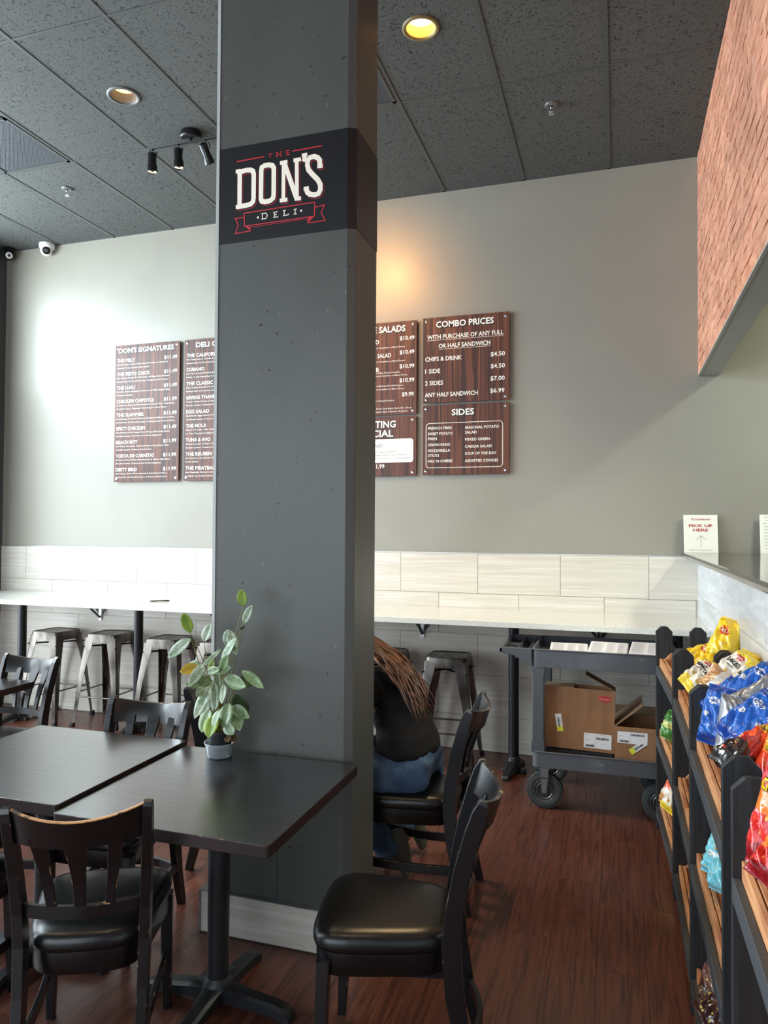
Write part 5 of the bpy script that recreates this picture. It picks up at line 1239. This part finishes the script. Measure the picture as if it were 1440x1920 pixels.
MULTI = bag_mat('bag_dark_mix', [(0, (60, 30, 28)), (.4, (96, 52, 40)), (.7, (46, 36, 36))], blobs=[((214, 190, 80), 7, .22), ((230, 226, 220), 4, .14)])
def bag(label, m, c, upv, nrm, w_=.15, h_=.20, t_=.034, seed=1, decal=None, back=None, name='snack_bag', grp='snack bags in the racks'):
    U = Vector(upv).normalized(); Nn = Vector(nrm); Nn = (Nn - U * Nn.dot(U)).normalized(); S = U.cross(Nn)
    Mx = Matrix((S, U, Nn)).transposed().to_4x4(); Mx.translation = Vector(c)
    t = thing(name, label, 'snack bag', (0, 0, 0), group=grp); t.matrix_basis = Mx
    rr = random.Random(seed); cr = [(rr.uniform(-3, 3), rr.uniform(-3, 3), rr.uniform(2, 7), rr.uniform(2, 7), rr.uniform(0, 6.3), rr.uniform(.3, 1)) for _ in range(7)]
    bend = rr.uniform(-.06, .06); tw = rr.uniform(-.25, .25)
    def f(u, v, side=1):
        e = max(0, 1 - abs(u) ** 2.6); g_ = max(0, 1 - abs(v / .93) ** 2.8) if abs(v) < .93 else 0
        hw = w_ / 2 * (1 - .10 * g_ ** .5 + .03 * math.sin(5 * v + seed))
        z = t_ * (e ** .55) * (g_ ** .55)
        wr = 0
        for a, b_, fx, fy, ph, am in cr:
            s_ = math.sin(fx * u + fy * v * 1.3 + ph + a * u * v); wr += am * (abs(s_) ** .5 * 2 - 1)
        amp = .0056 * (.35 + .65 * e ** .4)
        x = u * hw; y = v * h_ / 2
        if g_ == 0: z = .0006; x = u * w_ / 2 * .97
        z = side * (z + (wr * amp * min(1, g_ * 2.5) * (e ** .3) if g_ > 0 else 0))
        if g_ == 0: z += .0014 * math.sin(u * 26)
        z += bend * (u * u) * .25 * w_ + tw * u * v * w_ * .18 + .010 * math.sin(3 * u + seed) * (abs(v) ** 3)
        return Vector((x, y, z))
    nu, nv = 22, 30; vs = []; uvs = []
    for side in (1, -1):
        for i in range(nv + 1):
            for k in range(nu + 1):
                u = -1 + 2 * k / nu; v = -1 + 2 * i / nv; vs.append(f(u, v, side)); uvs.append((.5 + u / 2, .5 + v / 2))
    n1 = (nu + 1) * (nv + 1); fs = []; mi = []
    for side in (0, 1):
        for i in range(nv):
            for k in range(nu):
                a = side * n1 + i * (nu + 1) + k; q = (a, a + 1, a + nu + 2, a + nu + 1)
                fs.append(q if side == 0 else q[::-1]); mi.append(side if back else 0)
    b = MB(); b.v = [tuple(v) for v in vs]; b.f = fs; b.mi = mi; b.uv = uvs
    b.build('bag_body', [m] + ([back] if back else []), t, smooth=True, fix=False)
    for d in (decal or []):
        nm, col, maker = d; b = MB()
        fn = lambda u, v, off=.0012: f(u, v, 1) + Vector((0, 0, off))
        maker(b, fn); b.build(nm, col, t, fix=False)
    return t
def disc(cx, cy, rx, ry, off=.0010, n=20):
    def mk(b, fn):
        vs = [fn(cx, cy, off + .0006)]
        for r_ in (.5, 1):
            for k in range(n): a = 2 * math.pi * k / n; vs.append(fn(cx + rx * r_ * math.cos(a), cy + ry * r_ * math.sin(a), off))
        fs = [(0, 1 + k, 1 + (k + 1) % n) for k in range(n)] + [(1 + k, 1 + n + k, 1 + n + (k + 1) % n, 1 + (k + 1) % n) for k in range(n)]
        b.add(vs, fs)
    return mk
def word(s_, cx, cy, cap, wd, off=.0030, bold=.03): return lambda b, fn: text(b, s_, cx, cy, cap, wd, 'c', bold, lambda u, v: fn(u, v, off))
red_p = mat('bag_red_print', (200, 34, 40), .35); wht_p = mat('bag_white_print', (244, 240, 234), .4); blk_p = mat('bag_black_print', (30, 28, 28), .4); yel_p = mat('bag_yellow_print', (250, 216, 40), .4)
lays = [('red_emblem', red_p, disc(0, .34, .46, .22)), ('emblem_lettering', wht_p, word("Lay's", 0, .27, .17, .62))]
baked = [('red_emblem', red_p, disc(0, .50, .30, .14)), ('emblem_lettering', wht_p, word("Lay's", 0, .46, .10, .4)), ('black_lettering', blk_p, word('BAKED', 0, .10, .19, 1.1)), ('small_lettering', blk_p, word('ORIGINAL', 0, -.04, .07, .6))]
ruff = [('white_emblem', wht_p, disc(0, .42, .40, .13)), ('emblem_lettering', mat('bag_blue_print', (30, 60, 140), .4), word('RUFFLES', 0, .375, .10, .62)), ('white_emblem', wht_p, disc(-.3, -.05, .16, .10))]
hot = [('emblem_lettering', blk_p, word('Cheetos', .0, .40, .24, 1.25, .0028, .06)), ('yellow_lettering', yel_p, word('Cheetos', .0, .41, .22, 1.2, .0042))]
UPW = (.45, .25, .85)
# farthest rack: yellow bags
bag('yellow chip bag lying in the farthest top crate, left of the others', YEL, (0.382, 3.800, 1.051), (.8, -.1, .28), (-.45, -.55, .75), .14, .18, seed=1, decal=lays)
bag('small yellow chip bag at the front of the farthest top crate, behind a black post', YEL, (0.338, 3.840, 1.001), (.5, -.6, .1), (-.5, -.5, .8), .12, .15, seed=2, decal=lays)
bag('yellow chip bag standing tallest against the tiled wall', YEL, (0.474, 3.680, 1.150), (.45, .25, .9), (-.55, -.75, .35), .15, .21, seed=3, decal=lays)
bag('yellow chip bag below the tallest one, behind the second black post', YEL, (0.449, 3.660, 1.052), (.7, .15, .35), (-.5, -.65, .65), .16, .20, seed=4, decal=lays)
bag('yellow chip bag in the farthest top crate, showing its silver back', YEL, (0.410, 3.700, 1.010), (.6, -.3, .3), (-.3, -.6, .7), .12, .15, seed=5, decal=None, back=silver)
# second rack: white bags
bag('white and yellow chip bag, leftmost in the second top crate', WHT, (0.333, 3.280, 1.056), (.75, .3, .5), (-.5, -.6, .7), .12, .165, seed=6, decal=baked)
bag('white and yellow chip bag lower in the second top crate, behind the third post', WHT, (0.330, 3.100, 1.061), (.8, .05, .45), (-.45, -.65, .65), .115, .16, seed=7, decal=baked)
bag('white and yellow chip bag with black lettering, highest in the second rack', WHT, (0.422, 3.080, 1.116), (.8, .15, .62), (-.55, -.70, .55), .135, .19, seed=8, decal=baked)
bag('yellow topped chip bag at the back of the second rack, beside the tiled wall', YEL, (0.486, 3.160, 1.114), (.3, .2, .9), (-.5, -.8, .3), .10, .14, seed=9)
bag('orange and white cracker bag between white bags and blue bags', SAL, (0.366, 2.960, 1.080), (.5, -.45, -.5), (-.5, -.7, .5), .10, .15, seed=10)
bag('white chip bag low at the back, above the blue bags', WHT, (0.440, 2.980, 1.085), (.7, .2, .5), (-.4, -.75, .5), .13, .17, seed=11, decal=baked)
# third rack: blue bags
bag('blue chip bag standing upright at the left end of the third rack', BLU, (0.305, 2.560, 1.066), (.24, .25, .95), (-.55, -.78, .2), .105, .19, seed=12, decal=ruff)
bag('silver backed chip bag standing beside the upright blue bag', silver, (0.325, 2.460, 1.059), (.16, .2, .97), (.25, -.9, .2), .075, .19, .026, seed=13)
bag('blue chip bag lying highest, tilted up to the right edge', BLU, (0.412, 2.600, 1.157), (.85, .1, .62), (-.45, -.7, .62), .115, .20, seed=14, decal=ruff)
bag('blue chip bag in the middle of the pile, pointing up to the right', BLU, (0.373, 2.380, 1.103), (.75, .15, .62), (-.42, -.75, .5), .115, .20, seed=15, decal=ruff)
bag('silver bag back between the two tilted blue chip bags', silver, (0.402, 2.520, 1.133), (.85, .1, .56), (-.35, -.8, .5), .10, .19, .022, seed=16)
bag('blue chip bag at the right edge above the orange bag', BLU, (0.402, 2.300, 1.080), (.7, .2, .6), (-.4, -.8, .45), .13, .20, seed=17, decal=ruff)
bag('small blue chip bag wedged behind the upright blue bag', BLU, (0.349, 2.720, 1.074), (.6, .1, .55), (-.5, -.7, .5), .13, .16, seed=18, decal=ruff)
bag('orange and red snack bag with yellow lettering above the black posts', ORG, (0.349, 2.140, 1.087), (.85, .25, .38), (-.35, -.65, .75), .10, .16, seed=19, decal=hot)
bag('black, white and red snack bag lying at the near end of the third rack', BLK, (0.298, 2.080, 1.078), (.85, .3, .30), (-.25, -.6, .85), .085, .13, seed=20)
bag('yellow and red snack bag at the right edge behind the nearest post', ORG, (0.380, 2.040, 1.069), (.35, .2, .9), (-.5, -.8, .3), .11, .15, seed=21, decal=hot)
# nearest rack
bag('large red and orange snack bag in the nearest top crate at the right edge', REDB, (0.291, 1.500, 1.134), (.22, .15, .97), (-.7, -.7, .15), .12, .20, seed=22, decal=hot)
bag('dark red snack bag below the large red one in the nearest rack', REDB, (0.269, 1.420, 1.088), (.5, .3, .6), (-.6, -.7, .4), .09, .10, .02, seed=23)
# lower crates
bag('light blue cracker bag, upper of two in the third rack, middle tier', TEAL, (0.309, 2.480, 0.664), (.3, .25, .85), (-.7, -.6, .4), .105, .15, seed=24, decal=[('yellow_label', mat('label_gold', (226, 184, 60), .4), disc(.2, .25, .3, .22)), ('white_band', wht_p, disc(.1, -.15, .5, .12))])
bag('light blue cracker bag, lower of two in the third rack, middle tier', TEAL, (0.307, 2.420, 0.619), (.3, .3, .7), (-.7, -.5, .6), .095, .10, seed=25)
bag('dark patterned snack bag in the third rack, bottom tier', MULTI, (0.298, 2.500, 0.252), (.3, .4, .75), (-.7, -.5, .5), .12, .16, seed=26)
bag('brown and white candy bag in front of the dark patterned bag, bottom tier', MULTI, (0.295, 2.440, 0.210), (.8, .2, .3), (-.5, -.6, .7), .11, .14, .022, seed=27)
bag('green snack bag in the farthest rack, middle tier', GRN, (0.272, 4.100, 0.635), (.3, .1, .85), (-.7, -.7, .3), .12, .15, seed=28)
bag('white and gold snack bag in the farthest rack, bottom tier', SAL, (0.270, 4.080, 0.300), (.4, .2, .8), (-.7, -.6, .4), .12, .15, seed=29)
bag('pale snack bag beside the white and gold one, farthest rack bottom tier', WHT, (0.275, 4.000, 0.282), (.5, .2, .6), (-.7, -.6, .5), .11, .13, seed=30)
